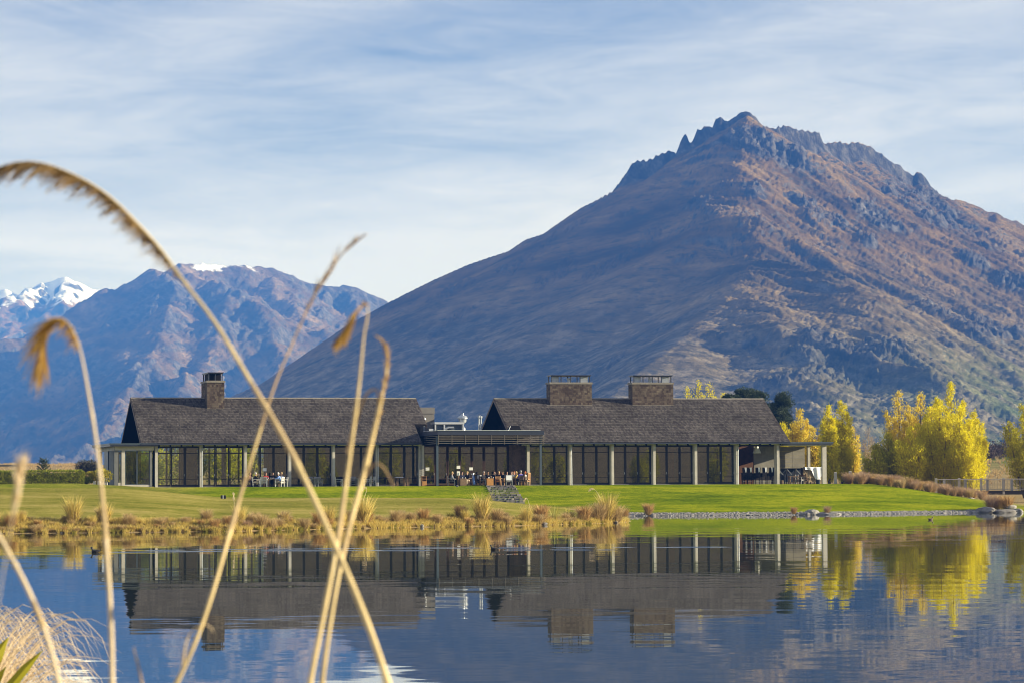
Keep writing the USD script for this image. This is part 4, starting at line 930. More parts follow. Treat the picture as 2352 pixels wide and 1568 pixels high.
# beside the canopy and behind the right wing
yellow(1905, 936, 336, 8, 'slim yellow tree just right of the canopy', 'leaf_yellow', n=13000, width=.55, tw=1.3)
yellow(1936, 926, 338, 9, 'taller slim yellow tree right of the canopy', 'leaf_yellow', n=15000, width=.65, tw=1.35)
yellow(1957, 985, 350, 10, 'golden tree half hidden behind the slim pair', 'leaf_gold', n=7000, width=.9)
yellow(1995, 984, 362, 11, 'almost bare pale tree between the slim pair and the yellow clump', 'leaf_pale', n=2600, width=.7, bark='pale_bark', leaf=.12)
yellow(2020, 1020, 372, 12, 'small pale bare tree behind the yellow clump', 'leaf_pale', n=2200, width=.9, bark='pale_bark', leaf=.12)
yellow(1838, 944, 352, 13, 'golden tree behind the canopy roof', 'leaf_gold', n=12000, width=1.0)
yellow(1868, 985, 350, 14, 'small golden tree behind the right end of the canopy', 'leaf_gold', n=7000, width=.9)
yellow(1800, 975, 356, 18, 'yellow tree half hidden by the right roof edge', 'leaf_yellow', n=8000, width=.9)
for i, (px, tp) in enumerate(((1580, 893), (1605, 876), (1632, 884), (1661, 905), (1556, 925))):
    yellow(px, tp, 415 + 5 * i, 30 + i, ('yellow tree tip over the roof just right of the second broad chimney', 'tallest yellow tree tip over the right roof', 'yellow tree tip over the roof beside the tallest', 'small yellow tree tip next to the dark pines', 'yellow tree behind the second broad chimney')[i], 'leaf_yellow', n=8000, width=.5, leaf=.2)
# dark pines
def pine(px, top, Y, seed, label, width, lean=0.):
    p = on_ground(px, Y); H = at(px, top, Y)[2] - p[2]; r = np.random.default_rng(seed)
    trunk = [(np.stack([np.linspace(0, lean, 6), np.zeros(6), np.linspace(0, H * .93, 6)], 1), np.linspace(.26, .06, 6))]
    br, P, D = [], [], []
    for k in range(34):
        f = .28 + .70 * (k + r.uniform()) / 34; az = r.uniform(0, 2 * np.pi); ln = width * r.uniform(.55, 1.1) * (1.02 - f) ** .5 * .95
        b = np.array([lean * f, 0, H * .93 * f]); d = np.array([math.cos(az), math.sin(az), r.uniform(.15, .6)])
        e = b + d * ln; br.append((np.array([b, (b + e) / 2 + [0, 0, -.05], e]), np.array([.06, .045, .02])))
        for c in range(3):
            cc = b + d * ln * (1 - .28 * c) + r.normal(0, .13, 3); rad = r.uniform(.30, .60) * width / 2.2
            n = 330; v = r.normal(0, 1, (n, 3)); v /= np.linalg.norm(v, axis=1, keepdims=True); v[:, 2] = v[:, 2] * .75 + .12
            P.append(cc + v * rad * r.uniform(.55, 1.0, (n, 1))); D.append(v * 1.6 + [0, 0, .5])
    t = thing('pine_tree', label, 'tree', p, 0)
    tr = obj('trunk', stems_mesh(trunk, 7), MAT['bark'], t, smooth=50); obj('branch', stems_mesh(br, 4), MAT['bark'], tr, kind='stuff')
    obj('crown', leaf_cloud(np.vstack(P), np.vstack(D), .20, r, 3.2), MAT['needle'], t)
pine(1683, 890, 392, 51, 'dark pine at the left of the group over the right roof', 2.7)
pine(1708, 881, 396, 52, 'dark pine with the tallest top in the group over the right roof', 2.5)
pine(1740, 885, 394, 53, 'broad dark pine in the middle of the group over the right roof', 3.2)
pine(1797, 892, 388, 54, 'dark ragged pine standing clear right of the roof slope', 2.9)
# rounded shrubs
def shrub(name, label, cat, p, size, seed, mat, n=3000, leaf=.12, lumps=7):
    r = np.random.default_rng(seed); sx, sy, sz = size; P, D, br = [], [], []
    for k in range(lumps):
        c = np.array([r.uniform(-.5, .5) * sx, r.uniform(-.5, .5) * sy, sz * r.uniform(.3, .68)]); rad = np.array([sx * .34, sy * .34, sz * .36]) * r.uniform(.75, 1.1)
        v = r.normal(0, 1, (n // lumps, 3)); v /= np.linalg.norm(v, axis=1, keepdims=True)
        q = c + v * rad * r.uniform(.7, 1.0, (len(v), 1)); q[:, 2] = np.maximum(q[:, 2], .03); P.append(q); D.append(v + [0, 0, .4])
        br.append((np.array([[0, 0, -.15], c * [.5, .5, .6], c]), np.array([.06, .04, .015])))
    t = thing(name, label, cat, p); obj('stem', stems_mesh(br, 5), MAT['bark'], t); obj('foliage', leaf_cloud(np.vstack(P), np.vstack(D), leaf, r, 1.7), MAT[mat], t); return t
shrub('round_tree', 'dark round-crowned tree behind the left end of the glass porch', 'tree', on_ground(214, 430), (3.0, 3.0, 2.6), 61, 'dark_leaf', 5000, .2)
shrub('garden_shrub', 'yellow-green garden shrub between the hedge and the glass porch', 'shrub', on_ground(222, 287.5), (1.9, 1.6, 1.45), 62, 'shrub_yellow', 3500, .13)
shrub('garden_shrub', 'smaller olive shrub left of the yellow-green one', 'shrub', on_ground(197, 287), (.9, .9, .75), 63, 'hedge_leaf', 1400, .10)
for i, (px, Y, w, h) in enumerate(((2276, 560, 3.2, 2.6), (2300, 575, 4.6, 3.6), (2322, 570, 3.6, 3.0), (2262, 545, 2.0, 1.6), (2342, 590, 3.5, 3.2))):
    shrub('brown_bush', ('brown leafless bush left in the row behind the green field', 'largest dark brown bush behind the green field', 'dark brown bush right of the largest one', 'small brown bush at the field corner', 'brown bush behind the olive willow')[i], 'bush', on_ground(px, Y), (w, w * .8, h), 70 + i, 'brown_leaf', 2600, .22)
# clipped hedge, in two runs
def hedge(label, pa, pb, h, d, seed):
    r = np.random.default_rng(seed); a, b = np.array(pa), np.array(pb); Lh = np.linalg.norm((b - a)[:2]); ax = (b - a) / Lh
    t = thing('clipped_hedge', label, 'hedge', a, math.atan2(ax[1], ax[0]))
    dz = b[2] - a[2]
    core = hexa([(0.1, -d / 2 + .12, -.3), (Lh - .1, -d / 2 + .12, -.3 + dz), (Lh - .1, d / 2 - .12, -.3 + dz), (.1, d / 2 - .12, -.3), (.1, -d / 2 + .12, h - .1), (Lh - .1, -d / 2 + .12, h - .1 + dz), (Lh - .1, d / 2 - .12, h - .1 + dz), (.1, d / 2 - .12, h - .1)])
    obj('inner_growth', core, MAT['dark_leaf'], t)
    n = int(900 * Lh); face = r.integers(0, 6, n); q = r.uniform(0, 1, (n, 2)); P = np.zeros((n, 3)); D = np.zeros((n, 3))
    P[:, 0], P[:, 1], P[:, 2] = q[:, 0] * Lh, -d / 2, q[:, 1] * h; D[:, 1] = -1
    m = face >= 3; P[m, 1] = (q[m, 1] - .5) * d; P[m, 2] = h; D[m] = [0, 0, 1]
    m = face == 5; P[m, 0] = Lh; P[m, 1] = (q[m, 0] - .5) * d; P[m, 2] = q[m, 1] * h; D[m] = [1, 0, 0]
    P += r.normal(0, .045, P.shape) + D * (.07 * meshkit.noise(P * 1.5, 3)[:, None]); P[:, 2] += dz * P[:, 0] / Lh
    obj('foliage', leaf_cloud(P, D + [0, 0, .3], .13, r, 1.6), MAT['hedge_leaf'], t)
hedge('long clipped green hedge on the lawn left of the porch', on_ground(-300, 276), on_ground(186, 286), 1.12, .9, 81)
# young monkey-puzzle-like conifer with tiers of dark upswept boughs
p = on_ground(100, 322); H = at(100, 1051, 322)[2] - p[2]
r = np.random.default_rng(82); br, P, D = [], [], []
for k in range(26):
    f = .15 + .8 * k / 26; az = k * 2.4; ln = .62 * (1 - f) ** .7 * H / 2 + .1
    b = np.array([0, 0, H * f]); d = np.array([math.cos(az), math.sin(az), .45]); q = b + d * ln * np.linspace(0, 1, 4)[:, None] + np.array([0, 0, .22 * ln]) * np.linspace(0, 1, 4)[:, None] ** 2
    br.append((q, np.array([.045, .06, .05, .02])))
    P.append(np.repeat(q[1:], 22, 0) + r.normal(0, .05, (66, 3))); D.append(np.tile(d, (66, 1)))
t = thing('young_conifer', 'small dark spiky conifer standing behind the hedge', 'tree', p)
obj('trunk', tube([(0, 0, -.1), (0, 0, H * .5), (0, 0, H)], [.08, .05, .015], 6), MAT['bark'], t); obj('bough', stems_mesh(br, 4), MAT['needle'], t, kind='stuff'); obj('crown', leaf_cloud(np.vstack(P), np.vstack(D), .13, r, 2.5), MAT['needle'], t)

# ---------------------------------------------------------------- tussock grass
def blades(seed, n, h, spread, width=.022, droop=.55, segs=4, up=.0, r0=.16):
    """A tussock: n arching tapering blades from one crown."""
    r = np.random.default_rng(seed)
    az = r.uniform(0, 2 * np.pi, n); L_ = h * r.uniform(.55, 1.15, n); out = spread * r.uniform(.15, 1.0, n) ** .8
    t = np.linspace(0, 1, segs + 1)[None, :]
    rad = r0 * r.uniform(0, 1, n)[:, None] + out[:, None] * t ** 1.35
    dr = droop * r.uniform(.3, 1.25, n)[:, None]
    z = L_[:, None] * (t * (1 + dr) - dr * t ** 2.6)
    ja = az[:, None] + r.normal(0, .25, n)[:, None] * t
    C = np.stack([rad * np.cos(ja), rad * np.sin(ja), z], -1)
    side = np.stack([-np.sin(az + r.normal(0, .7, n)), np.cos(az + r.normal(0, .7, n)), 0 * az], -1)[:, None, :]
    w = (width * r.uniform(.6, 1.3, n))[:, None, None] * (1 - t ** 1.6)[..., None] + .002
    A, B = C - side * w / 2, C + side * w / 2
    v = np.stack([A, B], 2).reshape(n, -1, 3); k = v.shape[1]; f = []
    for s in range(segs): f += [(2 * s, 2 * s + 1, 2 * s + 3), (2 * s, 2 * s + 3, 2 * s + 2)]
    return trimesh.Trimesh(v.reshape(-1, 3), (np.array(f)[None] + k * np.arange(n)[:, None, None]).reshape(-1, 3), process=False)
TUS = {}
def tussock_kind(key, mat, seed, n=520, h=.95, spread=.75, width=.024, droop=.6, mat2=None):
    c = stage.CreateClassPrim(f'/World/prototypes/{key}'); px_ = UsdGeom.Xform(stage.DefinePrim(f'/World/prototypes/{key}/form', 'Xform'))
    stage.GetPrimAtPath(f'/World/prototypes/{key}').SetTypeName('Xform')
    stage.RemovePrim(f'/World/prototypes/{key}/form')
    usdkit.mesh(stage, f'/World/prototypes/{key}/blades', blades(seed, n, h, spread, width, droop), MAT[mat])
    usdkit.mesh(stage, f'/World/prototypes/{key}/dead_skirt', blades(seed + 1, n // 3, h * .45, spread * .95, width, 1.0), MAT[mat2 or 'blade_tan'])
    TUS[key] = c
tussock_kind('tan_tussock', 'blade_tan', 101)
tussock_kind('rust_tussock', 'blade_rust', 103, droop=.7)
tussock_kind('straw_tussock', 'blade_straw', 105, n=420, h=1.25, spread=.62, droop=.35)
tussock_kind('red_tussock', 'blade_red', 107, n=620, h=1.0, spread=.85, width=.02, droop=.55, mat2='blade_rust')
tussock_kind('low_tussock', 'blade_tan', 109, n=420, h=.6, spread=.7, droop=.8, mat2='blade_green')
tussock_kind('green_tussock', 'blade_green', 111, n=300, h=.75, spread=.6, droop=.7)
def tussock(key, x, y, s, rz, label, group, name='tussock', dz=-.06):
    r_ = thing(name, label, 'tussock', (x, y, zg(x, y) + dz), rz, group, s)
    r_.GetReferences().AddInternalReference(Sdf.Path(f'/World/prototypes/{key}')); r_.SetInstanceable(True) if hasattr(r_, 'SetInstanceable') else r_.GetPrim().SetInstanceable(True)
rt = np.random.default_rng(120)
LABEL = {'tan_tussock': 'tan tussock in the row along the near lawn waterline', 'rust_tussock': 'rusty orange tussock in the row along the near lawn waterline', 'straw_tussock': 'tall straw yellow tussock in the row along the near lawn waterline',
         'low_tussock': 'low drooping tan tussock in the row along the near lawn waterline', 'green_tussock': 'greenish tussock in the row along the near lawn waterline', 'red_tussock': 'reddish brown tussock in the row along the near lawn waterline'}
GROUP = {k: v.replace(' tussock in', ' tussocks in') for k, v in LABEL.items()}
px = -60.0
while px < 1432:
    ysh = 190.0
    x0 = (px - 1176) / F_PX * ysh; ysh = float(np.interp(x0, SH_L[:, 0], SH_L[:, 1])); x0 = (px - 1176) / F_PX * ysh; ysh = float(np.interp(x0, SH_L[:, 0], SH_L[:, 1]))
    for row in range(3):
        if row == 2 and rt.uniform() < .45: continue
        d = (.35, 1.15, 2.1)[row] + rt.uniform(-.3, .35); x = x0 + rt.uniform(-.35, .35); y = ysh + d
        if y > 214 or shore_d(np.array([x]), np.array([y]))[0] < .05: continue
        k = rt.choice(['tan_tussock', 'rust_tussock', 'low_tussock', 'straw_tussock', 'red_tussock', 'green_tussock'], p=[.40, .20, .16, .17, .03, .04] if row else [.36, .18, .34, .06, .02, .04])
        place = next(w for q_, w in ((70, 'at the far left'), (180, 'before the left part of the hedge'), (300, 'below the glass porch'), (430, 'below the left end of the left roof'), (560, 'below the left wing chimney'), (700, 'below the diners at the left table'), (840, 'below the empty terrace tables'), (970, 'below the right end of the left wing'), (1080, 'below the veranda women'), (1190, 'below the stone steps'), (1300, 'right of the stone steps'), (9999, 'near the tip of the near lawn')) if px < q_)
        edge_ = ('at the water edge', 'mid-fringe', 'on the lawn side')[row]
        kind_ = {'tan_tussock': 'tan', 'rust_tussock': 'rusty orange', 'straw_tussock': 'tall straw yellow', 'low_tussock': 'low drooping', 'green_tussock': 'greenish', 'red_tussock': 'reddish brown'}[k]
        tussock(k, x, y, rt.uniform(.42, 1.02) ** 1.2 * (1.0 if row else .75), rt.uniform(0, 6.28), f'{kind_} tussock {edge_} {place}', f'{kind_} tussocks {edge_} {place}')
    px += rt.uniform(18, 36)
for px_, dd, s, k, lab in ((168, 1.6, 1.25, 'straw_tussock', 'large upright straw tussock on the near shore, left of the bending plume'), (834, 1.2, 1.35, 'straw_tussock', 'large straw tussock on the near shore below the left wing end'), (1105, 1.0, 1.4, 'straw_tussock', 'largest golden tussock on the near shore below the stone steps'),
                       (1392, .5, 1.5, 'straw_tussock', 'broad pale tussock clump at the tip of the near lawn'), (1372, .8, 1.3, 'tan_tussock', 'tan tussock clump left of the pale one at the tip of the near lawn'), (1412, .2, 1.2, 'tan_tussock', 'low tan tussock at the very tip of the near lawn'), (1340, .8, 1.15, 'rust_tussock', 'rusty tussock near the tip of the near lawn'), (1240, 1.1, 1.2, 'rust_tussock', 'bushy rusty tussock below the right of the steps')):
    ysh = 215.; 
    for _ in range(4): x = (px_ - 1176) / F_PX * ysh; ysh = float(np.interp(x, SH_L[:, 0], SH_L[:, 1])) + dd
    tussock(k, x, ysh, s, px_ * .1, lab, None)
def on_shore(px, d):
    Y = 250.
    for _ in range(6): x = (px - 1176) / F_PX * Y; Y = float(np.interp(x, SH_R[:, 0], SH_R[:, 1])) + d
    return x, Y
for px_, d_, s, k, lab in ((1432, None, .9, 'rust_tussock', 'rusty tussock at the gap between the two lawns'), (1487, .5, 1.0, 'rust_tussock', 'round rusty tussock alone at the left end of the pebble beach'), (1820, .7, .62, 'rust_tussock', 'small rusty tussock left of the middle rocks'),
                       (1897, 1.4, .6, 'red_tussock', 'tussock tuft behind the middle rocks'), (2275, 1.5, 1.35, 'red_tussock', 'big reddish tussock behind the right-hand rocks'), (2310, 1.3, 1.3, 'rust_tussock', 'big rusty tussock at the right-hand rocks, right one of the pair'), (2292, 2.4, 1.2, 'tan_tussock', 'tan tussock behind the right-hand pair')):
    x, Y = on_shore(px_, d_) if d_ else (7.9, 222.5)
    tussock(k, x, Y, s, px_ * .3, lab, None)
GR = 'reddish tussocks on the slope right of the lodge'
for k in range(58):
    f = rt.uniform(0, 1); pxx = 1935 + 320 * f + rt.uniform(-8, 8); Y = 300 - 17 * f + rt.uniform(-2.0, 7.5)
    x = (pxx - 1176) / F_PX * Y
    key = rt.choice(['red_tussock', 'rust_tussock', 'tan_tussock'], p=[.6, .15, .25])
    sc = rt.uniform(.75, 1.15) * (1.0 if f < .75 else .85)
    if x + 0.10 * (Y - 290) < 35.6 and Y < 296: continue
    where = 'just right of the canopy posts' if f < .25 else 'on the top of the slope right of the lodge' if f < .5 else 'halfway down the slope to the footbridge' if f < .75 else 'at the foot of the slope before the footbridge'
    kd = {'red_tussock': 'reddish brown', 'rust_tussock': 'rusty', 'tan_tussock': 'tan'}[key]
    tussock(key, x, Y, sc, rt.uniform(0, 6.3), f'{kd} tussock {where}', f'{kd} tussocks {where}') if True else (0, {'red_tussock': 'reddish brown tussock on the slope between lodge and bridge', 'rust_tussock': 'rusty tussock on the slope between lodge and bridge', 'tan_tussock': 'tan tussock on the slope between lodge and bridge'}[key], {'red_tussock': GR, 'rust_tussock': 'rusty tussocks on the slope right of the lodge', 'tan_tussock': 'tan tussocks on the slope right of the lodge'}[key])
# flax with stiff sword leaves near the lawn tip
def flax(label, px_, Y, h, seed, n=16):
    r = np.random.default_rng(seed); x = (px_ - 1176) / F_PX * Y; t = thing('flax_plant', label, 'flax', (x, Y, zg(x, Y) - .05), 0)
    for k in range(n):
        b = blades(seed * 50 + k, 1, h, .45, .06, .12, 5, r0=.1); obj('leaf', b, MAT['blade_green'], t)
flax('stiff green-yellow flax with sword leaves on the near shore right of the steps', 1272, 199.6, 1.15, 3)
flax('yellow flax beside the green-yellow one near the lawn tip', 1305, 201.6, .95, 4)
# distant tawny grass on the rise behind the left hedge, one mass
pts = []; rr = np.random.default_rng(130)
tuft = stage.CreateClassPrim('/World/prototypes/grass_tuft'); tuft.SetTypeName('Xform'); usdkit.mesh(stage, '/World/prototypes/grass_tuft/blades', blades(131, 40, .8, .5, .06, .4, 3), MAT['blade_tan'])
N = 5200
yy_ = rr.uniform(380, 760, N); xx_ = rr.uniform(-1, 1, N) * (0.20 * yy_)
keep = (xx_ < -.085 * yy_) | (xx_ > .125 * yy_) ; yy_, xx_ = yy_[keep], xx_[keep]
zz_ = ground(xx_, yy_)
pi = UsdGeom.PointInstancer.Define(stage, '/World/dry_grass')
pi.CreatePrototypesRel().AddTarget('/World/dry_grass/grass_tuft')
pm = UsdGeom.Xform.Define(stage, '/World/dry_grass/grass_tuft'); usdkit.mesh(stage, '/World/dry_grass/grass_tuft/blades', blades(131, 40, .8, .5, .06, .4, 3), MAT['blade_tan'])
pi.CreateProtoIndicesAttr(Vt.IntArray([0] * len(xx_))); pi.CreatePositionsAttr(Vt.Vec3fArray.FromNumpy(np.stack([xx_, yy_, zz_ - .05], 1).astype(np.float32)))
pi.CreateScalesAttr(Vt.Vec3fArray.FromNumpy(np.repeat(rr.uniform(.5, 1.1, (len(xx_), 1)), 3, 1).astype(np.float32)))
tag(pi, 'dry tawny grass on the fields behind the lodge', 'grass', None, 'stuff')
# ground cover between the shore tussocks
N = 2600; d = rr.uniform(-.05, 2.6, N); x = rr.uniform(-33, 7.8, N); y = np.interp(x, SH_L[:, 0], SH_L[:, 1]) + d
ok = shore_d(x, y) > -.05; x, y, d = x[ok], y[ok], d[ok]; z = ground(x, y)
pi = UsdGeom.PointInstancer.Define(stage, '/World/shore_grass')
pi.CreatePrototypesRel().SetTargets(['/World/shore_grass/grass_tuft', '/World/shore_grass/green_tuft'])
UsdGeom.Xform.Define(stage, '/World/shore_grass/grass_tuft'); usdkit.mesh(stage, '/World/shore_grass/grass_tuft/blades', blades(141, 60, .42, .35, .02, .6, 3), MAT['blade_straw'])
UsdGeom.Xform.Define(stage, '/World/shore_grass/green_tuft'); usdkit.mesh(stage, '/World/shore_grass/green_tuft/blades', blades(142, 60, .3, .3, .025, .6, 3), MAT['blade_green'])
pi.CreateProtoIndicesAttr(Vt.IntArray((rr.uniform(0, 1, len(x)) < np.where(d < .5, .22, .06)).astype(int).tolist())); pi.CreatePositionsAttr(Vt.Vec3fArray.FromNumpy(np.stack([x, y, z - .03], 1).astype(np.float32)))
pi.CreateScalesAttr(Vt.Vec3fArray.FromNumpy(np.repeat(rr.uniform(.4, .9, (len(x), 1)), 3, 1).astype(np.float32)))
tag(pi, 'short dry grass between the shore tussocks', 'grass', None, 'stuff')
stage.RemovePrim('/World/prototypes/grass_tuft')

# the trees of the near shore, which the lodge glass mirrors; never seen directly, one mass
rw2 = np.random.default_rng(140); P, D, br = [], [], []
for k in range(26):
    f = k / 25; cx, cy = 66 + 175 * f + rw2.normal(0, 3), -26 + 30 * f + rw2.normal(0, 5); hh = rw2.uniform(4.5, 10.5); zb = zg(cx, cy)
    br.append((np.array([[cx, cy, zb - .3], [cx + rw2.normal(0, .3), cy, zb + hh * .5], [cx, cy, zb + hh * .9]]), np.array([.25, .15, .03])))
    v = rw2.normal(0, 1, (900, 3)); v /= np.linalg.norm(v, axis=1, keepdims=True); q = np.array([cx, cy, zb + hh * .55]) + v * np.array([hh * .24, hh * .24, hh * .46]) * rw2.uniform(.5, 1, (900, 1)); P.append(q); D.append(v - [0, 0, .6])
wl = thing('shore_woodland', 'olive and yellow trees on the near shore mirrored in the lodge glass', None, kind='stuff')
obj('trunk', stems_mesh(br, 6), MAT['bark'], wl); obj('crown', leaf_cloud(np.vstack(P), np.vstack(D), .55, rw2, 2.0), MAT['leaf_lime'], wl)
# leafy trees behind the left wing, seen through its glass
for i, (u_, n_, h_, m_) in enumerate(((-32.6, -21, 3.6, 'leaf_olive'), (-30.4, -22, 4.2, 'leaf_lime'), (-27.4, -25, 4.6, 'leaf_olive'), (-24.0, -23.5, 4.0, 'leaf_lime'), (-20.8, -25, 4.6, 'leaf_olive'), (-17.5, -24, 4.2, 'leaf_lime'))):
    q = loc(u_, n_); q[2] = zg(q[0], q[1])
    shrub('garden_tree', ('green tree seen through the glass porch, leftmost', 'lime green tree seen through the porch and first bay', 'olive tree seen through the first bay of the left wing', 'lime green tree seen through the second bay of the left wing', 'olive tree seen through the third bay of the left wing', 'lime green tree deepest behind the third bay')[i], 'tree', q, (4.2, 3.0, h_), 90 + i, m_, 3600, .24, 9)
# ================================================================ rocks, bridge, small things outdoors
plain('rock', (0.17, 0.16, 0.15), 0.85, spec=0.2, vary=0.45, scale=2.2, bump=0.7, bscale=6)
plain('pale_rock', (0.23, 0.22, 0.20), 0.85, spec=0.2, vary=0.4, scale=2.2, bump=0.6, bscale=7)
plain('rail_wood', (0.50, 0.45, 0.37), 0.8, vary=0.2, scale=2)
plain('deck_wood', (0.045, 0.036, 0.028), 0.7, vary=0.2, scale=2)
plain('wire', (0.30, 0.28, 0.26), 0.5, metal=0.6)
def boulder(label, x, y, z, size, seed, mat='rock', name='boulder'):
    m = trimesh.creation.icosphere(3, 1.0); v = m.vertices.copy()
    f = 1 + .75 * (meshkit.fbm(v * 1.1 + seed * 7.3, 3, seed) - .5) + .25 * (meshkit.noise(v * 4 + seed, seed) - .5)
    v = v * np.array([1, 1, .8])
    v = v * f[:, None]; q = np.abs(v); v = np.sign(v) * q ** .82
    m.vertices = v * np.array(size) / 2
    t = thing(name, label, 'rock', (x, y, z), seed * 1.1); obj('stone', m, MAT[mat], t, smooth=40); return t
for i, (px, py, z, s, m, lab) in enumerate((
    (1862, 1180, .12, (1.6, 1.3, .95), 'pale_rock', 'pale upright boulder in the middle of the pebble beach'), (1880, 1182.5, .0, (3.0, 1.2, .55), 'rock', 'long flat dark rock at the water in front of the pale boulder'), (1912, 1181, .05, (1.3, 1.0, .5), 'pale_rock', 'small pale rock at the right end of the middle rocks'), (1848, 1179, .05, (.9, .8, .55), 'rock', 'small dark rock left of the pale boulder'),
    (2262, 1175, .18, (2.2, 1.4, .95), 'rock', 'large rounded rock, left of the right-hand rocks'), (2306, 1177, .10, (2.5, 1.4, .70), 'rock', 'long low rock, right of the right-hand rocks'), (2335, 1176, .12, (1.0, .9, .7), 'pale_rock', 'pale rock at the right edge by the water'), (2238, 1176.5, .05, (.8, .7, .4), 'pale_rock', 'small pale rock left of the large rounded one'), (2316, 1164, .45, (1.2, .9, .7), 'pale_rock', 'pale rock behind the long low rock'),
    (2112, 1178.5, .02, (.9, .6, .3), 'rock', 'dark flat stone on the pebble beach, left of two'), (2158, 1178.5, .02, (.8, .6, .28), 'rock', 'dark flat stone on the pebble beach, right of two'), (2230, 1146, .75, (.9, .7, .6), 'pale_rock', 'pale rock on the tussock slope by the bridge'),
    (1497, 1184, .05, (.7, .5, .35), 'rock', 'small dark stone at the left end of the pebble beach'), (966, 1210, .12, (.5, .4, .45), 'pale_rock', 'pale stone in the near shore row right of centre'), (1248, 1205, .10, (.75, .6, .45), 'rock', 'grey stone at the waterline under the rusty tussock'), (1410, 1199, .08, (1.0, .5, .3), 'rock', 'dark flat stone at the tip of the near lawn'), (1050, 1207, .04, (.5, .4, .25), 'rock', 'small dark stone on the near shore below the steps'), (141, 1223, .06, (.45, .35, .22), 'pale_rock', 'white stone at the near waterline on the left'))):
    if py == 1146: q = at(px, py, 282)
    elif px > 1420: q = np.array([*on_shore(px, {2316: 1.3, 1862: .55, 2335: .3, 2112: .15, 2158: .15}.get(px, .12)), z])
    else:
        Y = 190.
        for _ in range(6): x = (px - 1176) / F_PX * Y; Y = float(np.interp(x, SH_L[:, 0], SH_L[:, 1])) + .12
        q = np.array([x, Y, z])
    boulder(lab, q[0], q[1], q[2] - .03, np.array(s) * (.55 if px < 1420 else .85), i + 1, m)
# pebbles of the beach: past counting
rp = np.random.default_rng(33); N = 2600
x = rp.uniform(8.8, 39.5, N); d = rp.uniform(-.25, 2.2, N); y = np.interp(x, SH_R[:, 0], SH_R[:, 1]) + d; z = ground(x, y)
pi = UsdGeom.PointInstancer.Define(stage, '/World/pebbles'); pi.CreatePrototypesRel().SetTargets(['/World/pebbles/pale_pebble', '/World/pebbles/grey_pebble'])
for nm, mt_, sd in (('pale_pebble', 'pale_rock', 3), ('grey_pebble', 'rock', 5)):
    UsdGeom.Xform.Define(stage, f'/World/pebbles/{nm}'); m = trimesh.creation.icosphere(1, .06); m.vertices *= np.array([1.2, 1, .6]) * (1 + .3 * (meshkit.noise(m.vertices * 20, sd)[:, None] - .5)); usdkit.mesh(stage, f'/World/pebbles/{nm}/stone', m, MAT[mt_])
pi.CreateProtoIndicesAttr(Vt.IntArray((rp.uniform(0, 1, N) < .35).astype(int).tolist())); pi.CreatePositionsAttr(Vt.Vec3fArray.FromNumpy(np.stack([x, y, z + .01], 1).astype(np.float32)))
pi.CreateScalesAttr(Vt.Vec3fArray.FromNumpy(np.repeat(rp.uniform(.4, 1.5, (N, 1)) ** 1.5, 3, 1).astype(np.float32))); tag(pi, 'pale pebbles of the beach below the right lawn', 'pebbles', None, 'stuff')
# footbridge
YB = 302.0
def bp(px, py, Y=YB): return at(px, py, Y)
fb = thing('footbridge', 'timber footbridge with post railings at the right edge', 'bridge')
x0, x1 = bp(2155, 1130)[0], bp(2480, 1130)[0]; zd = bp(2250, 1126)[2]; zr = bp(2250, 1098)[2]
obj('deck_beam', cat_([box(x0, x1, YB - .1, YB + .1, zd - .38, zd - .07), box(x0, x1, YB + 2.1, YB + 2.3, zd - .38, zd - .07)]), MAT['deck_wood'], fb)
nb = int((x1 - x0) / .16)
for i in range(nb):
    obj('deck_plank', box(x0 + i * .16, x0 + i * .16 + .15, YB - .15, YB + 2.35, zd - .06, zd), MAT['deck_wood'], fb)
for side, pxs_, Yq in ((0, (2150, 2203, 2253.5, 2305, 2357, 2408, 2460), YB), (1, (2176, 2225, 2276, 2332, 2384, 2436), YB + 2.2)):
    xs_p = [bp(q, 1110)[0] for q in pxs_]
    for xp in xs_p: obj('rail_post', box(xp - .11, xp + .11, Yq - .11, Yq + .11, zd - .35, zr + (.06 if side == 0 else .0)), MAT['rail_wood'], fb)
    obj('handrail', box(xs_p[0], xs_p[-1], Yq - .06 - .13, Yq - .115, zr - .10, zr - .02), MAT['rail_wood'], fb)
    obj('bottom_rail', box(xs_p[0], xs_p[-1], Yq - .16, Yq - .115, zd + .08, zd + .13), MAT['wire'], fb)
    bars = [box(q - .008, q + .008, Yq - .15, Yq - .13, zd + .13, zr - .1) for q in np.arange(xs_p[0] + .14, xs_p[-1], .14)]
    obj('baluster', cat_(bars), MAT['wire'], fb, kind='stuff')
# pale marker posts between canopy and tussocks
for px, a, b, Y, lab in ((1919, 1083, 1108, 300, 'pale wooden post right of the canopy'), (1953, 1081, 1106, 303, 'pale wooden post beside the reddish tussocks')):
    p = at(px, b, Y); h = at(px, a, Y)[2]
    t = thing('marker_post', lab, 'post', (p[0], Y, 0)); obj('shaft', box(-.13, .13, -.13, .13, p[2] - .4, h - .05), MAT['rail_wood'], t); obj('cap', hexa([(-.15, -.15, h - .048), (.15, -.15, h - .048), (.15, .15, h - .048), (-.15, .15, h - .048), (-.10, -.10, h), (.10, -.10, h), (.10, .10, h), (-.10, .10, h)]), MAT['rail_wood'], t)
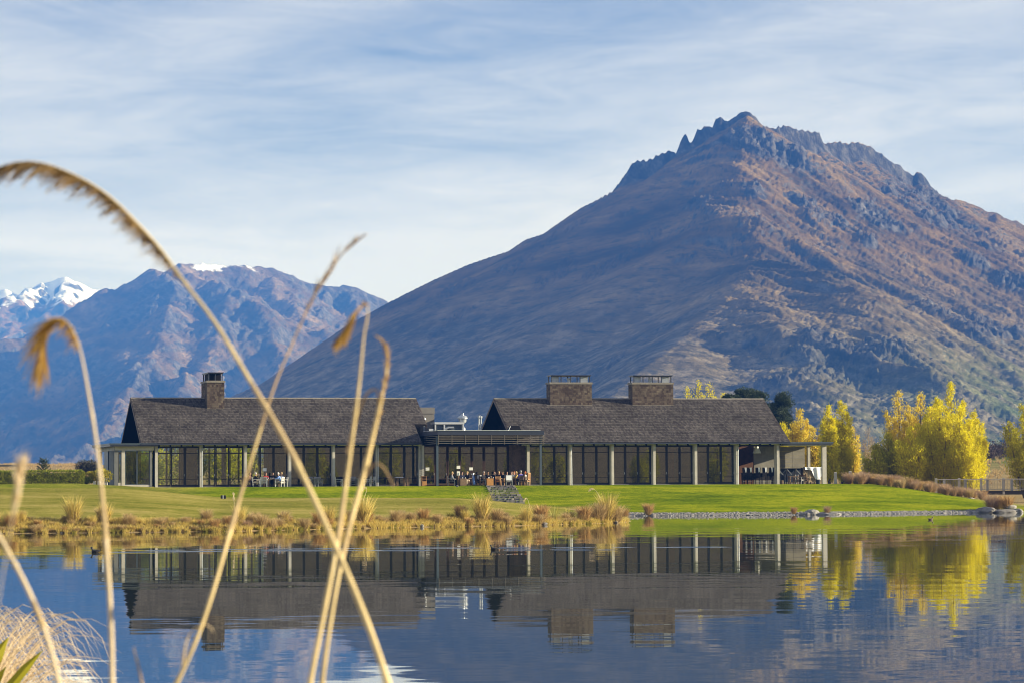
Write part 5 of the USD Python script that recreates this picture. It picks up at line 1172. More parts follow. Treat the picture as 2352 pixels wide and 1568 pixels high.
# low pale blocks by the porch
for px, w, h, Y, lab in ((217, .26, .30, 286, 'low pale block at the left of the pair by the hedge end'), (227.5, .30, .34, 286, 'low pale block nearer the porch'), (236, .9, .22, 287, 'low pale kerb stone against the porch')):
    p = on_ground(px, Y); t = thing('garden_block', lab, 'block', p)
    obj('block', hexa([(-w / 2, -.15, -.2), (w / 2, -.15, -.2), (w / 2, .15, -.2), (-w / 2, .15, -.2), (-w / 2 + .02, -.13, h), (w / 2 - .02, -.13, h), (w / 2 - .02, .13, h), (-w / 2 + .02, .13, h)]), MAT['concrete'], t)
# dark gateway frame behind the hedge
g = thing('gateway', 'dark flat-topped gateway frame behind the hedge at the left edge', 'gateway')
p = on_ground(0, 325); xg = at(47, 1075, 325)[0]; zt_ = at(20, 1066, 325)[2]
obj('lintel', box(xg - 5.2, xg, 324.8, 325.2, zt_ - .20, zt_), MAT['grey_render'], g)
for q in (xg - .25, xg - 2.9, xg - 5.2): obj('gate_post', box(q, q + .25, 324.82, 325.18, p[2] - .3, zt_ - .201), MAT['grey_render'], g)
obj('gate_wall', box(xg - 4.9, xg - .35, 325.3, 325.5, p[2] - .3, zt_ - .62), MAT['shadow_lining'], g)
# tee marker on the near lawn
px, Y = 513, 233.0
p = on_ground(px, Y); t = thing('lawn_marker', 'small black and white marker box on the near lawn', 'marker', (p[0], Y, p[2]))
plain('black_plastic', (0.012, 0.012, 0.015), 0.4); plain('white_plastic', (0.72, 0.72, 0.74), 0.4)
obj('box', cat_([box(-.19, -.045, -.1, .1, -.05, .26), box(.045, .19, -.1, .1, -.05, .26)]), MAT['black_plastic'], t); obj('stripe', box(-.044, .044, -.105, .10, -.05, .262), MAT['white_plastic'], t)
for px, Y, s, lab in ((1050, 287.5, .22, 'pale round stone at the terrace edge before the wooden box tables'), (1143, 268.0, .26, 'pale stone beside the left edge of the stone steps')):
    p = on_ground(px, Y); boulder(lab, p[0], Y, p[2] + .08, (s * 1.3, s, s * .8), int(px) % 17 + 3, 'pale_rock', 'edge_stone')
# ---------------------------------------------------------------- ducks and the wake they draw
plain('feather_dark', (0.016, 0.014, 0.013), 0.55); plain('feather_brown', (0.10, 0.065, 0.04), 0.6); plain('beak', (0.28, 0.27, 0.25), 0.4)
def duck(label, px, py, rz, col, s=1.0):
    p = at_z(px, py, 0.0); t = thing('duck', label, 'duck', (p[0], p[1], 0), rz, None, s)
    S = lambda c, r_: m3.Manifold.sphere(r_, 14).translate(c)
    b = m3.Manifold.batch_hull([S((0, 0, .03), .085), S((.10, 0, .04), .062), S((-.13, 0, .07), .035)]) + m3.Manifold.batch_hull([S((-.12, 0, .075), .03), S((-.21, 0, .12), .010)]) \
        + m3.Manifold.batch_hull([S((.11, 0, .07), .042), S((.145, 0, .17), .028)]) + m3.Manifold.batch_hull([S((.15, 0, .195), .038), S((.165, 0, .19), .034)])
    b = b.refine_to_length(.025); mm = b.to_mesh(); tm = trimesh.Trimesh(mm.vert_properties[:, :3], mm.tri_verts); trimesh.smoothing.filter_taubin(tm, iterations=6)
    obj('body', tm, MAT[col], t, smooth=True)
    for sd in (1, -1):
        w = m3.Manifold.batch_hull([S((.05, .075 * sd, .07), .022), S((-.12, .055 * sd, .09), .014), S((-.03, .085 * sd, .045), .02)]).to_mesh(); obj('wing', (w.vert_properties[:, :3], w.tri_verts), MAT[col], t, smooth=True)
        obj('eye', move(trimesh.creation.icosphere(1, .006), (.175, .030 * sd, .205)), MAT['beak'], t)
    w = m3.Manifold.batch_hull([S((.185, 0, .185), .014), S((.225, 0, .178), .008)]).to_mesh(); obj('bill', (w.vert_properties[:, :3], w.tri_verts), MAT['beak'], t, smooth=True)
    return p
d1 = duck('small dark duck swimming left at the head of the long wake', 220, 1268, math.pi, 'feather_dark', 1.05)
d2 = duck('small dark duck in the middle of the lake below the steps', 1136, 1262, math.pi, 'feather_dark', .95)
d3 = duck('brown duck near the right shore', 2137, 1193, 0.2, 'feather_brown', 1.0)
rw_ = np.random.default_rng(7)
def wake(label, pts, h, gaps, seed, name='wake'):
    """Low ripple crests thrown up behind a swimming duck, in broken pieces."""
    rr_ = np.random.default_rng(seed); parts = []
    x = pts[0][0]
    while x < pts[-1][0]:
        l = rr_.uniform(.8, 4.5) * gaps[0]; e = min(x + l, pts[-1][0]); n = max(3, int((e - x) / .35))
        xs_w = np.linspace(x, e, n); ys_w = np.interp(xs_w, [q[0] for q in pts], [q[1] for q in pts]) + .10 * (meshkit.noise(np.stack([xs_w * .7, 0 * xs_w, 0 * xs_w + seed], 1), seed) - .5) + rr_.normal(0, .05)
        hh = h * np.sin(np.linspace(0, np.pi, n)) ** .5 * rr_.uniform(.6, 1.1); w = .11
        V = np.vstack([np.stack([xs_w, ys_w - w, 0 * xs_w - .012], 1), np.stack([xs_w, ys_w, hh], 1), np.stack([xs_w, ys_w + w, 0 * xs_w - .012], 1)])
        f = []
        for i in range(n - 1):
            f += [(i, i + 1, n + i + 1), (i, n + i + 1, n + i), (n + i, n + i + 1, 2 * n + i + 1), (n + i, 2 * n + i + 1, 2 * n + i)]
        parts.append(trimesh.Trimesh(V, np.array(f), process=False)); x = e + rr_.uniform(0, .8) * gaps[1]
    m = obj(name, cat_(parts), MAT['ripple'], smooth=True); tag(m, label, 'wake', None, 'stuff')
MAT['ripple'] = usdkit.material(stage, L + 'ripple', {"p": ("principled_bsdf", {"base_color": (0.03, 0.034, 0.02), "roughness": 0.04, "ior": 1.333})}, [], surface="p.BSDF")
q = lambda px, py: tuple(at_z(px, py, 0.0)[:2])
wake('bright wake line behind the left duck', [(d1[0] + .3, d1[1]), q(420, 1265.5), q(700, 1263), q(1000, 1263)], .030, (2.2, .15), 1)
wake('second, broken wake line farther from the camera', [q(330, 1263), q(600, 1260), q(900, 1257.5), q(1250, 1257), q(1700, 1255)], .024, (1.0, .8), 2)
wake('wake line behind the middle duck', [(d2[0] + .3, d2[1]), q(1260, 1261.5), q(1420, 1262)], .030, (1.6, .2), 3)
# ================================================================ terrace furniture and the people on it
plain('white_wood', (0.52, 0.51, 0.48), 0.6, vary=0.12, scale=6)
plain('grey_wood', (0.26, 0.25, 0.24), 0.65, vary=0.15, scale=6)
plain('teak', (0.36, 0.19, 0.075), 0.55, vary=0.2, scale=5)
plain('orange_wood', (0.42, 0.20, 0.055), 0.5, vary=0.18, scale=4)
plain('old_wood', (0.17, 0.105, 0.06), 0.65, vary=0.25, scale=4)
plain('black_cloth', (0.012, 0.012, 0.014), 0.8); plain('white_cloth', (0.70, 0.72, 0.78), 0.85, vary=0.04)
plain('glassware', (0.75, 0.78, 0.78), 0.1, spec=0.8)
def S(c, r_, k=12): return m3.Manifold.sphere(r_, k).translate([float(q) for q in c])
def chain(pts, k=12):
    """Tapered limb: hulls of the spheres at successive joints; pts are (x, y, z, radius)."""
    out = None
    for a, b in zip(pts[:-1], pts[1:]):
        h = m3.Manifold.batch_hull([S(a[:3], a[3], k), S(b[:3], b[3], k)]); out = h if out is None else out + h
    return out
def soft(m, edge=.035, it=5):
    mm = m.refine_to_length(edge).to_mesh(); t = trimesh.Trimesh(mm.vert_properties[:, :3], mm.tri_verts); t.merge_vertices()
    trimesh.smoothing.filter_taubin(t, iterations=it); return t
def hand(wrist, dirv, palm_n, side):
    """Palm, four unequal bent fingers and a thumb off the side, slightly curled."""
    w, d, n = (np.array(q, float) for q in (wrist, dirv, palm_n)); d /= np.linalg.norm(d); s = np.cross(d, n); s /= np.linalg.norm(s); n = np.cross(s, d)
    p = m3.Manifold.batch_hull([S(w, .021, 8), S(w + d * .075 + s * .030, .013, 8), S(w + d * .080 - s * .030, .013, 8)])
    for q, ln in ((.030, .062), (.010, .074), (-.010, .070), (-.030, .055)):
        a = w + d * .078 + s * q
        p = p + chain([(*a, .0105), (*(a + d * ln * .55 - n * .008), .0095), (*(a + d * ln * .95 - n * .030), .0080)], 6)
    a = w + d * .025 + s * .026 * side
    return p + chain([(*a, .013), (*(a + d * .030 + s * .030 * side), .011), (*(a + d * .055 + s * .034 * side - n * .012), .009)], 6)
SKIN = {}
for k, c in (('skin_fair', (0.52, 0.32, 0.23)), ('skin_tan', (0.40, 0.23, 0.15))): SKIN[k] = plain(k, c, .55, spec=.3)
for k, c in (('cloth_black', (.014, .013, .016)), ('cloth_red', (.34, .035, .035)), ('cloth_blue', (.20, .32, .62)), ('cloth_white', (.66, .66, .66)), ('cloth_grey', (.22, .23, .25)), ('cloth_purple', (.13, .11, .36)), ('cloth_yellow', (.50, .34, .10)), ('cloth_navy', (.02, .025, .05)), ('cloth_brown', (.10, .055, .035)), ('cloth_denim', (.06, .08, .14)), ('cloth_beige', (.42, .36, .28)),
             ('hair_white', (.60, .58, .55)), ('hair_grey', (.28, .27, .26)), ('hair_dark', (.02, .015, .012)), ('hair_blond', (.48, .34, .15)), ('hair_ginger', (.36, .10, .03)), ('hair_brown', (.09, .05, .028)), ('eye_dark', (.02, .02, .02))):
    plain(k, c, .8, spec=.2, vary=.12, scale=9)
def person(label, u, n, face, top, legs, hair, skin='skin_fair', arms='lap', lean=0., long_hair=False, scale=1., zs=.0):
    """A seated person on the terrace, facing the direction face (radians, 0 = towards the lake, positive to their left)."""
    p = loc(u, n, FLOOR - .05 + zs); t = thing('person', label, 'person', p, TH + face, None, scale)
    sh = .185; nk = np.array([0, .06 - lean * .45, 1.0]); hd = np.array([0, .03 - lean * .62, 1.215])
    hip = np.array([0, .10, .50])
    if arms == 'lap': el, ha = (.26, -.02 - lean * .3, .70), (.13, -.24 - lean * .2, .62)
    elif arms == 'table': el, ha = (.27, -.12 - lean * .3, .76), (.12, -.40 - lean * .2, .80)
    else: el, ha = (.28, -.12 - lean * .4, .80), (.06, -.15 - lean * .6, 1.10)
    def arm(g, r0, r1, r2):
        q = 1 if arms != 'up' or g > 0 else 0
        E, H = (el, ha) if q else ((.27, -.12, .76), (.12, -.38, .80))
        return [(g * sh, .06 - lean * .42, .95, r0), (g * E[0], E[1], E[2], r1), (g * H[0], H[1], H[2], r2)]
    def leg(g, r0, r1, r2): return [(g * .095, .08, .50, r0), (g * .13, -.36, .52, r1), (g * .12, -.34 + .05 * g, .10, r2)]
    chest = lambda e: m3.Manifold.batch_hull([S((g * .115, .08 - lean * .25, .84), .115 + e) for g in (1, -1)] + [S((g * .15, .07 - lean * .42, .95), .062 + e) for g in (1, -1)] + [S((g * .10, .10, .56), .110 + e) for g in (1, -1)])
    body = chest(0.)
    for g in (1, -1):
        body = body + chain(arm(g, .052, .040, .028)) + chain(leg(g, .085, .062, .042)) + m3.Manifold.batch_hull([S((g * .12, -.33 + .05 * g, .055), .045), S((g * .13, -.46 + .05 * g, .035), .035)])
        a = arm(g, 0, 0, 0); d = np.array(a[2][:3]) - np.array(a[1][:3]); body = body + hand(np.array(a[2][:3]), d + [0, -.1, 0], (0, 0, 1.), -g)
    body = body + chain([(0, .06 - lean * .42, .95, .060), (*nk, .052), (0, .04 - lean * .58, 1.12, .050)])
    hv = lambda x, y, z: hd + np.array([x, y, z])
    head = m3.Manifold.batch_hull([S(hv(0, .012, .035), .092, 16), S(hv(0, -.012, -.045), .066, 14), S(hv(0, -.040, -.090), .030, 10)])
    head = head + m3.Manifold.batch_hull([S(hv(0, -.092, .012), .008, 8), S(hv(0, -.106, -.026), .013, 8), S(hv(0, -.075, -.030), .02, 8)])
    for g in (1, -1): head = head + m3.Manifold.batch_hull([S(hv(g * .088, .010, .012), .016, 8), S(hv(g * .086, .010, -.022), .010, 8)])
    obj('body', soft(body + head, .045, 4), MAT[skin], t, smooth=True)
    for g in (1, -1): obj('eye', move(trimesh.creation.icosphere(1, .011), hv(g * .033, -.088, .012)), MAT['eye_dark'], t)
    obj('mouth', move(trimesh.creation.icosphere(1, .02), hv(0, -.068, -.062), s=(1.1, .3, .28)), MAT['cloth_red'], t)
    ts = chest(.014)
    for g in (1, -1): ts = ts + chain(arm(g, .066, .054, .040))
    for g in (1, -1): ts = ts - m3.Manifold.sphere(.060, 10).translate([float(q) for q in np.array(arm(g, 0, 0, 0)[2][:3]) + [0, -.03, 0]])
    obj('shirt', soft(ts, .06, 2), MAT[top], t, smooth=60)
    tr = m3.Manifold.batch_hull([S((g * .10, .10, .52), .126) for g in (1, -1)])
    for g in (1, -1): tr = tr + chain(leg(g, .100, .076, .056))
    obj('trousers', soft(tr, .07, 2), MAT[legs], t, smooth=60)
    for g in (1, -1):
        s_ = m3.Manifold.batch_hull([S((g * .12, -.33 + .05 * g, .05), .055), S((g * .13, -.47 + .05 * g, .035), .042), S((g * .12, -.31 + .05 * g, .02), .04)]).to_mesh(); obj('shoe', (s_.vert_properties[:, :3], s_.tri_verts), MAT['cloth_black'], t, smooth=60)
    hr = m3.Manifold.batch_hull([S(hv(0, .020, .048), .099, 16), S(hv(0, .052, -.02), .074, 12)]) - m3.Manifold.batch_hull([S(hv(0, -.085, -.02), .088, 12), S(hv(0, -.12, -.15), .08, 10)])
    if long_hair: hr = hr + m3.Manifold.batch_hull([S(hv(g * .055, .062, q), .035, 10) for g in (1, -1) for q in (-.02, -.15)])
    hm = hr.to_mesh(); obj('hair', (hm.vert_properties[:, :3], hm.tri_verts), MAT[hair], t, smooth=50)
    return t
def un_floor(px, n): return un_at(px, 1112, n)[0]
# ---- chairs: slatted garden armchair as a kind, copied
def slat_chair(name, label, u, n, face, mat, high=0., arms=True, group=None, cushion=None):
    t = thing(name, label, 'chair', loc(u, n, FLOOR - .05), TH + face, group)
    W_, D_, H_ = .29, .28, .92 + high
    for g in (1, -1):
        obj('leg', box(g * W_ - .03, g * W_ + .03, -D_ - .03, -D_ + .03, 0, .66 if arms else .42), MAT[mat], t)
        obj('leg', hexa([(g * W_ - .03, D_ - .0, 0), (g * W_ + .03, D_ - .0, 0), (g * W_ + .03, D_ + .06, 0), (g * W_ - .03, D_ + .06, 0), (g * W_ - .03, D_ + .07, H_), (g * W_ + .03, D_ + .07, H_), (g * W_ + .03, D_ + .12, H_), (g * W_ - .03, D_ + .12, H_)]), MAT[mat], t)
        if arms: obj('armrest', box(g * W_ - .04, g * W_ + .04, -D_ - .05, D_ + .06, .662, .70), MAT[mat], t)
    for k in range(5): obj('seat_slat', box(-W_ + .032, W_ - .032, -D_ + k * .112 - .02, -D_ + k * .112 + .075, .42, .45), MAT[mat], t)
    obj('back_rail', box(-W_ + .032, W_ - .032, D_ + .07, D_ + .115, H_ - .10, H_ - .01), MAT[mat], t); obj('back_rail', box(-W_ + .032, W_ - .032, D_ + .035, D_ + .085, .52, .58), MAT[mat], t)
    for k in range(6):
        x = -.20 + .08 * k
        obj('back_slat', hexa([(x - .022, D_ + .045, .582), (x + .022, D_ + .045, .582), (x + .022, D_ + .065, .582), (x - .022, D_ + .065, .582), (x - .022, D_ + .085, H_ - .102), (x + .022, D_ + .085, H_ - .102), (x + .022, D_ + .105, H_ - .102), (x - .022, D_ + .105, H_ - .102)]), MAT[mat], t)
    obj('seat_rail', box(-W_ + .032, W_ - .032, -D_ - .02, -D_ + .012, .34, .40), MAT[mat], t); obj('seat_rail', box(-W_ + .032, W_ - .032, D_ + .02, D_ + .045, .34, .40), MAT[mat], t)
    return t
def slab_table(label, u, n, w, d, h, mat, rz=0., legs='pair', name='table'):
    t = thing(name, label, 'table', loc(u, n, FLOOR - .05), TH + rz)
    nb = 5
    for k in range(nb): obj('top_board', box(-w / 2, w / 2, -d / 2 + d / nb * k + .004, -d / 2 + d / nb * (k + 1) - .004, h - .05, h), MAT[mat], t)
    for gx in (-1, 1):
        for gy in (-1, 1):
            xs_ = (gx * (w / 2 - .12),) if legs != 'pair' else (gx * (w / 2 - .10), gx * (w / 2 - .42))
            for x in xs_: obj('leg', hexa([(x - .05 + .04 * gx, gy * (d / 2 - .1) - .05, 0), (x + .05 + .04 * gx, gy * (d / 2 - .1) - .05, 0), (x + .05 + .04 * gx, gy * (d / 2 - .1) + .05, 0), (x - .05 + .04 * gx, gy * (d / 2 - .1) + .05, 0), (x - .05, gy * (d / 2 - .1) - .05, h - .051), (x + .05, gy * (d / 2 - .1) - .05, h - .051), (x + .05, gy * (d / 2 - .1) + .05, h - .051), (x - .05, gy * (d / 2 - .1) + .05, h - .051)]), MAT[mat], t)
    obj('stretcher', box(-w / 2 + .2, w / 2 - .2, -.03, .03, .14, .20), MAT[mat], t)
    return t
def cube_table(label, u, n, mat, w=.62):
    t = thing('cube_table', label, 'table', loc(u, n, FLOOR - .05), TH)
    for k in range(4):
        a = -w / 2 + w / 4 * k
        obj('front_board', box(a + .004, a + w / 4 - .004, -w / 2, -w / 2 + .03, .03, .66), MAT[mat], t)
    obj('side_board', box(-w / 2, -w / 2 + .03, -w / 2 + .032, w / 2, .03, .66), MAT[mat], t); obj('side_board', box(w / 2 - .03, w / 2, -w / 2 + .032, w / 2, .03, .66), MAT[mat], t)
    obj('top', box(-w / 2 - .02, w / 2 + .02, -w / 2 - .02, w / 2 + .02, .662, .70), MAT[mat], t); obj('foot', box(-w / 2 + .05, w / 2 - .05, -w / 2 + .05, w / 2 - .05, 0, .03), MAT['cloth_black'], t)
    return t
def glasses(label, u, n, z, k, seed):
    r = np.random.default_rng(seed)
    for i in range(k):
        du_, dn = r.uniform(-.35, .35), r.uniform(-.2, .2)
        g = thing('drinking_glass', 'drinking glass among the others ' + label, 'glass', loc(u + du_, n + dn, FLOOR - .05 + z), 0, 'drinking glasses ' + label)
        obj('bowl', trimesh.creation.revolve(np.array([(0, .0), (.032, .0), (.036, .11), (.032, .11), (.028, .01), (0, .01)]), sections=10), MAT['glassware'], g)
# ---- group at the table under the left wing, third bay
N1 = 1.2
U_ = lambda px, n=N1: un_floor(px, n)
slab_table('weathered table the diners under the left wing sit round', U_(623), N1, 1.45, .9, .74, 'old_wood')
glasses('on the left diners table', U_(623), N1, .74, 5, 3)
slat_chair('garden_chair', 'white slatted armchair with its back to the lake at the left diners table', U_(606, 2.1), 2.1, math.pi * .92, 'white_wood')
slat_chair('garden_chair', 'white slatted chair side-on at the left of the left diners table', U_(588), N1, math.pi / 2, 'white_wood')
slat_chair('garden_chair', 'white slatted armchair at the right of the left diners table', U_(651, 1.4), 1.4, -math.pi / 2 * .95, 'white_wood')
slat_chair('garden_chair', 'white slatted chair half hidden behind the man in blue', U_(642, 1.9), 1.9, -2.2, 'white_wood')
slat_chair('garden_chair', 'dark chair in the shade at the left column', U_(573, .6), .6, .8, 'old_wood')
slat_chair('garden_chair', 'white chair behind the diner in red', U_(611, .25), .25, .1, 'white_wood')
person('seated person in dark brown leaning forward in shade, leftmost of the left table', U_(573, .6), .6, .8, 'cloth_brown', 'cloth_black', 'hair_brown', 'skin_tan', lean=.2)
person('white-haired person in a black top at the left end of the left table', U_(588.5), N1, math.pi / 2, 'cloth_black', 'cloth_beige', 'hair_white', arms='up')
person('seated diner in a red top facing the lake at the left table', U_(611, .3), .3, .05, 'cloth_red', 'cloth_black', 'hair_brown', 'skin_tan', arms='table')
person('dark-haired diner in black half hidden behind the left table', U_(627, .3), .3, -.1, 'cloth_black', 'cloth_black', 'hair_dark', 'skin_tan', arms='table')
person('white-haired man in a light blue shirt at the right of the left table', U_(641, 1.5), 1.5, -math.pi / 2, 'cloth_blue', 'cloth_beige', 'hair_white', arms='table', lean=.22)
person('fair-haired diner in white behind the man in the blue shirt', U_(646, .5), .5, -1.0, 'cloth_white', 'cloth_denim', 'hair_blond', arms='table')
# ---- empty tables with chairs under the left wing
slab_table('grey table with chairs, left of the empty ones under the left wing', U_(716), N1, 1.3, .85, .74, 'grey_wood')
slat_chair('garden_chair', 'grey chair at the right end of the left empty table', U_(731, .9), .9, .1, 'grey_wood'); slat_chair('garden_chair', 'grey chair behind the left empty table', U_(712, .2), .2, .0, 'grey_wood')
slab_table('grey table with chairs in the fifth bay under the left wing', U_(812), N1, 1.6, .85, .74, 'grey_wood')
slat_chair('garden_chair', 'pale chair at the left end of the fifth bay table', U_(778, 1.2), 1.2, math.pi / 2, 'white_wood'); slat_chair('garden_chair', 'pale chair behind the fifth bay table', U_(812, .2), .2, 0., 'grey_wood')
slat_chair('garden_chair', 'pale chair side-on at the right of the fifth bay table', U_(843, 1.3), 1.3, -math.pi / 2, 'white_wood'); slat_chair('garden_chair', 'second pale chair side-on, rightmost in the fifth bay', U_(852, .8), .8, -math.pi / 2 * .9, 'white_wood')
slat_chair('garden_chair', 'black chair in shade at the left of the fifth bay table', U_(790, .4), .4, .4, 'cloth_black')
t_ = slab_table('brown trestle table with pale cloth before the sixth bay', U_(921, 1.4), 1.4, 1.5, .8, .80, 'old_wood')
o_ = thing('folded_cloth', 'pale folded cloth lying on the brown trestle table', 'cloth', loc(U_(917, 1.4), 1.4, FLOOR - .05 + .80), TH); obj('fold', box(-.40, .40, -.3, .3, .002, .03), MAT['white_cloth'], o_); obj('upper_fold', box(-.28, .3, -.2, .24, .0305, .055), MAT['white_cloth'], o_)
# wooden cabinet with two slots beside the double column
uc = U_(973.5, 1.0); cb = thing('wooden_cabinet', 'light wooden cabinet with two dark slots at the left of the veranda', 'cabinet', loc(uc, 1.0, FLOOR - .05), TH)
obj('case', cat_([box(-.25, .25, -.24, .24, 0, .46), box(-.25, -.21, -.24, .24, .461, .90), box(.21, .25, -.24, .24, .461, .90), box(-.21, .21, .20, .24, .461, .90)]), MAT['teak'], cb)
obj('shelf', box(-.209, .209, -.24, .198, .64, .68), MAT['teak'], cb); obj('top', box(-.28, .28, -.27, .27, .901, .94), MAT['teak'], cb); obj('door', box(-.20, .20, -.252, -.241, .05, .42), MAT['orange_wood'], cb)
# ---- people on the veranda of the entrance hall
V = lambda px, n: un_floor(px, n)
slat_chair('garden_chair', 'grey armchair of the woman in grey at the left of the veranda', V(1037, 3.6), 3.6, math.pi * .42, 'grey_wood')
person('woman in a grey and white jacket seated at the left end of the veranda', V(1040, 3.55), 3.55, math.pi * .42, 'cloth_grey', 'cloth_black', 'hair_blond', arms='lap')
cube_table('brown cube table between the two left women on the veranda', V(1063, 3.8), 3.8, 'old_wood', .60)
glasses('on the brown cube table', V(1063, 3.8), 3.8, .70, 2, 5)
person('person in navy behind the brown cube table', V(1062, 2.4), 2.4, .1, 'cloth_navy', 'cloth_black', 'hair_dark')
slat_chair('garden_chair', 'wooden chair of the person behind the brown cube table', V(1062, 2.35), 2.35, .1, 'old_wood')
person('fair-haired person in a black top right of the brown cube table', V(1073, 3.5), 3.5, -.7, 'cloth_black', 'cloth_beige', 'hair_blond')
slat_chair('garden_chair', 'old chair of the fair-haired person by the brown cube table', V(1073.5, 3.45), 3.45, -.7, 'old_wood')
slat_chair('garden_chair', 'wooden chair hung with a white cloth in the middle of the veranda', V(1104, 3.4), 3.4, .5, 'old_wood')
tw = thing('white_towel', 'white cloth hung over the back of a chair on the veranda', 'cloth', loc(V(1102, 3.15), 3.15, FLOOR - .05), TH + .5); obj('front_fall', box(-.24, .24, -.05, -.03, .60, .95), MAT['white_cloth'], tw); obj('back_fall', box(-.24, .24, .10, .12, .66, .95), MAT['white_cloth'], tw); obj('top_fold', box(-.24, .24, -.052, .122, .951, .965), MAT['white_cloth'], tw)
person('grey-haired person in black and grey trousers left of the orange cube table', V(1112, 3.6), 3.6, .5, 'cloth_black', 'cloth_grey', 'hair_grey')
slat_chair('garden_chair', 'dark chair of the grey-haired person in black', V(1112, 3.55), 3.55, .5, 'old_wood')
cube_table('bright orange cube table in front of the veranda group', V(1124.5, 4.2), 4.2, 'orange_wood', .62)
glasses('on the orange cube table', V(1124.5, 4.2), 4.2, .70, 3, 6)
person('dark-haired person in black behind the orange cube table', V(1121, 2.6), 2.6, 0., 'cloth_black', 'cloth_black', 'hair_dark', 'skin_tan'); slat_chair('garden_chair', 'dark chair behind the orange cube table', V(1121, 2.55), 2.55, 0., 'old_wood')
person('brown-haired person in black with a raised hand right of the orange table', V(1136, 2.9), 2.9, .3, 'cloth_black', 'cloth_denim', 'hair_brown', arms='up'); slat_chair('garden_chair', 'dark chair of the person with raised hand', V(1136, 2.85), 2.85, .3, 'old_wood')
person('fair-haired person in black in the row behind the wooden armchair', V(1146, 2.3), 2.3, -.1, 'cloth_black', 'cloth_black', 'hair_blond'); slat_chair('garden_chair', 'dark chair in the row behind the wooden armchair', V(1146, 2.25), 2.25, -.1, 'old_wood')
person('brown-haired person in black in the orange armchair', V(1154, 3.2), 3.2, -.9, 'cloth_black', 'cloth_brown', 'hair_brown', 'skin_tan', arms='table')
slat_chair('garden_chair', 'orange wooden armchair with its back half turned to the lake', V(1149, 4.0), 4.0, 2.3, 'teak')
slat_chair('garden_chair', 'grey chair under the person in the orange armchair row', V(1154, 3.15), 3.15, -.9, 'grey_wood')
slat_chair('garden_chair', 'grey chair with a pale back turned to the lake', V(1169, 4.0), 4.0, math.pi * .98, 'grey_wood')
bl = thing('pale_blanket', 'pale blanket over the chair back turned to the lake', 'blanket', loc(V(1169, 4.42), 4.42, FLOOR - .05), TH); obj('fall', box(-.27, .27, -.03, -.012, .50, .95), MAT['white_cloth'], bl); obj('inner_fall', box(-.27, .27, .10, .12, .60, .95), MAT['white_cloth'], bl); obj('top_fold', box(-.27, .27, -.032, .122, .951, .968), MAT['white_cloth'], bl)
slab_table('low brown table among the right veranda group', V(1172, 3.0), 3.0, 1.2, .7, .66, 'old_wood')
person('person in dark blue seen from behind the pale blanket', V(1165, 2.2), 2.2, .1, 'cloth_navy', 'cloth_black', 'hair_dark'); slat_chair('garden_chair', 'chair of the person in dark blue', V(1165, 2.15), 2.15, .1, 'old_wood')
person('person in white and grey, left of the pair facing each other', V(1175, 2.6), 2.6, -.4, 'cloth_white', 'cloth_denim', 'hair_brown'); slat_chair('garden_chair', 'chair of the person in white and grey', V(1175, 2.55), 2.55, -.4, 'grey_wood')
person('ginger-haired person in grey, right of the pair facing each other', V(1180.5, 2.1), 2.1, -.6, 'cloth_grey', 'cloth_denim', 'hair_ginger', long_hair=True); slat_chair('garden_chair', 'chair of the ginger-haired person in grey', V(1180.5, 2.05), 2.05, -.6, 'grey_wood')
person('person in a yellow top leaning in at the right group', V(1187.5, 3.3), 3.3, -math.pi * .5, 'cloth_yellow', 'cloth_brown', 'hair_blond', arms='table', lean=.2, long_hair=True); slat_chair('garden_chair', 'low wooden chair of the person in yellow', V(1188.5, 3.3), 3.3, -math.pi * .5, 'teak')
person('grey-haired man in a purple-blue shirt with his back to the lake', V(1195.5, 3.9), 3.9, math.pi * 1.1, 'cloth_purple', 'cloth_navy', 'hair_grey', scale=1.06); slat_chair('garden_chair', 'dark stool chair of the man in purple-blue', V(1195.5, 3.9), 3.9, math.pi * 1.1, 'old_wood', arms=False)
person('red-haired person at the right end by the column', V(1205, 3.0), 3.0, -math.pi * .55, 'cloth_white', 'cloth_denim', 'hair_ginger', long_hair=True); 
slat_chair('garden_chair', 'tall-backed pale wooden chair, rightmost on the veranda', V(1206.5, 4.0), 4.0, -math.pi * .75, 'teak', high=.28, arms=False)
slat_chair('garden_chair', 'chair under the red-haired person', V(1205.5, 3.0), 3.0, -math.pi * .55, 'old_wood')
# golf trolley
tr = thing('golf_trolley', 'blue and white golf trolley leaning behind the veranda tables', 'trolley', loc(V(1088, 3.3), 3.3, FLOOR - .05), TH)
for g in (1, -1):
    w_ = trimesh.creation.torus(.13, .022, major_sections=16, minor_sections=6); w_.apply_transform(trimesh.transformations.rotation_matrix(np.pi / 2, [0, 1, 0])); obj('wheel', move(w_, (g * .27, 0, .15)), MAT['cloth_black'], tr)
obj('frame', cat_([tube([(0, -.35, .12), (0, .1, .45), (0, .42, 1.05)], .022, 6), tube([(-.27, 0, .15), (.27, 0, .15)], .018, 6), tube([(-.16, .42, 1.05), (.16, .42, 1.05)], .02, 6)]), MAT['white_wood'], tr)
_q = m3.Manifold.batch_hull([S((0, -.22, .18), .12), S((0, .20, .82), .13)]).to_mesh(); obj('golf_bag', (_q.vert_properties[:, :3], _q.tri_verts), MAT['cloth_blue'], tr, smooth=50)
for k in range(4): obj('club', tube([(-.05 + .035 * k, .18, .85), (-.07 + .05 * k, .30, 1.08 + .03 * k)], [.012, .03], 6), MAT['zinc'], tr)
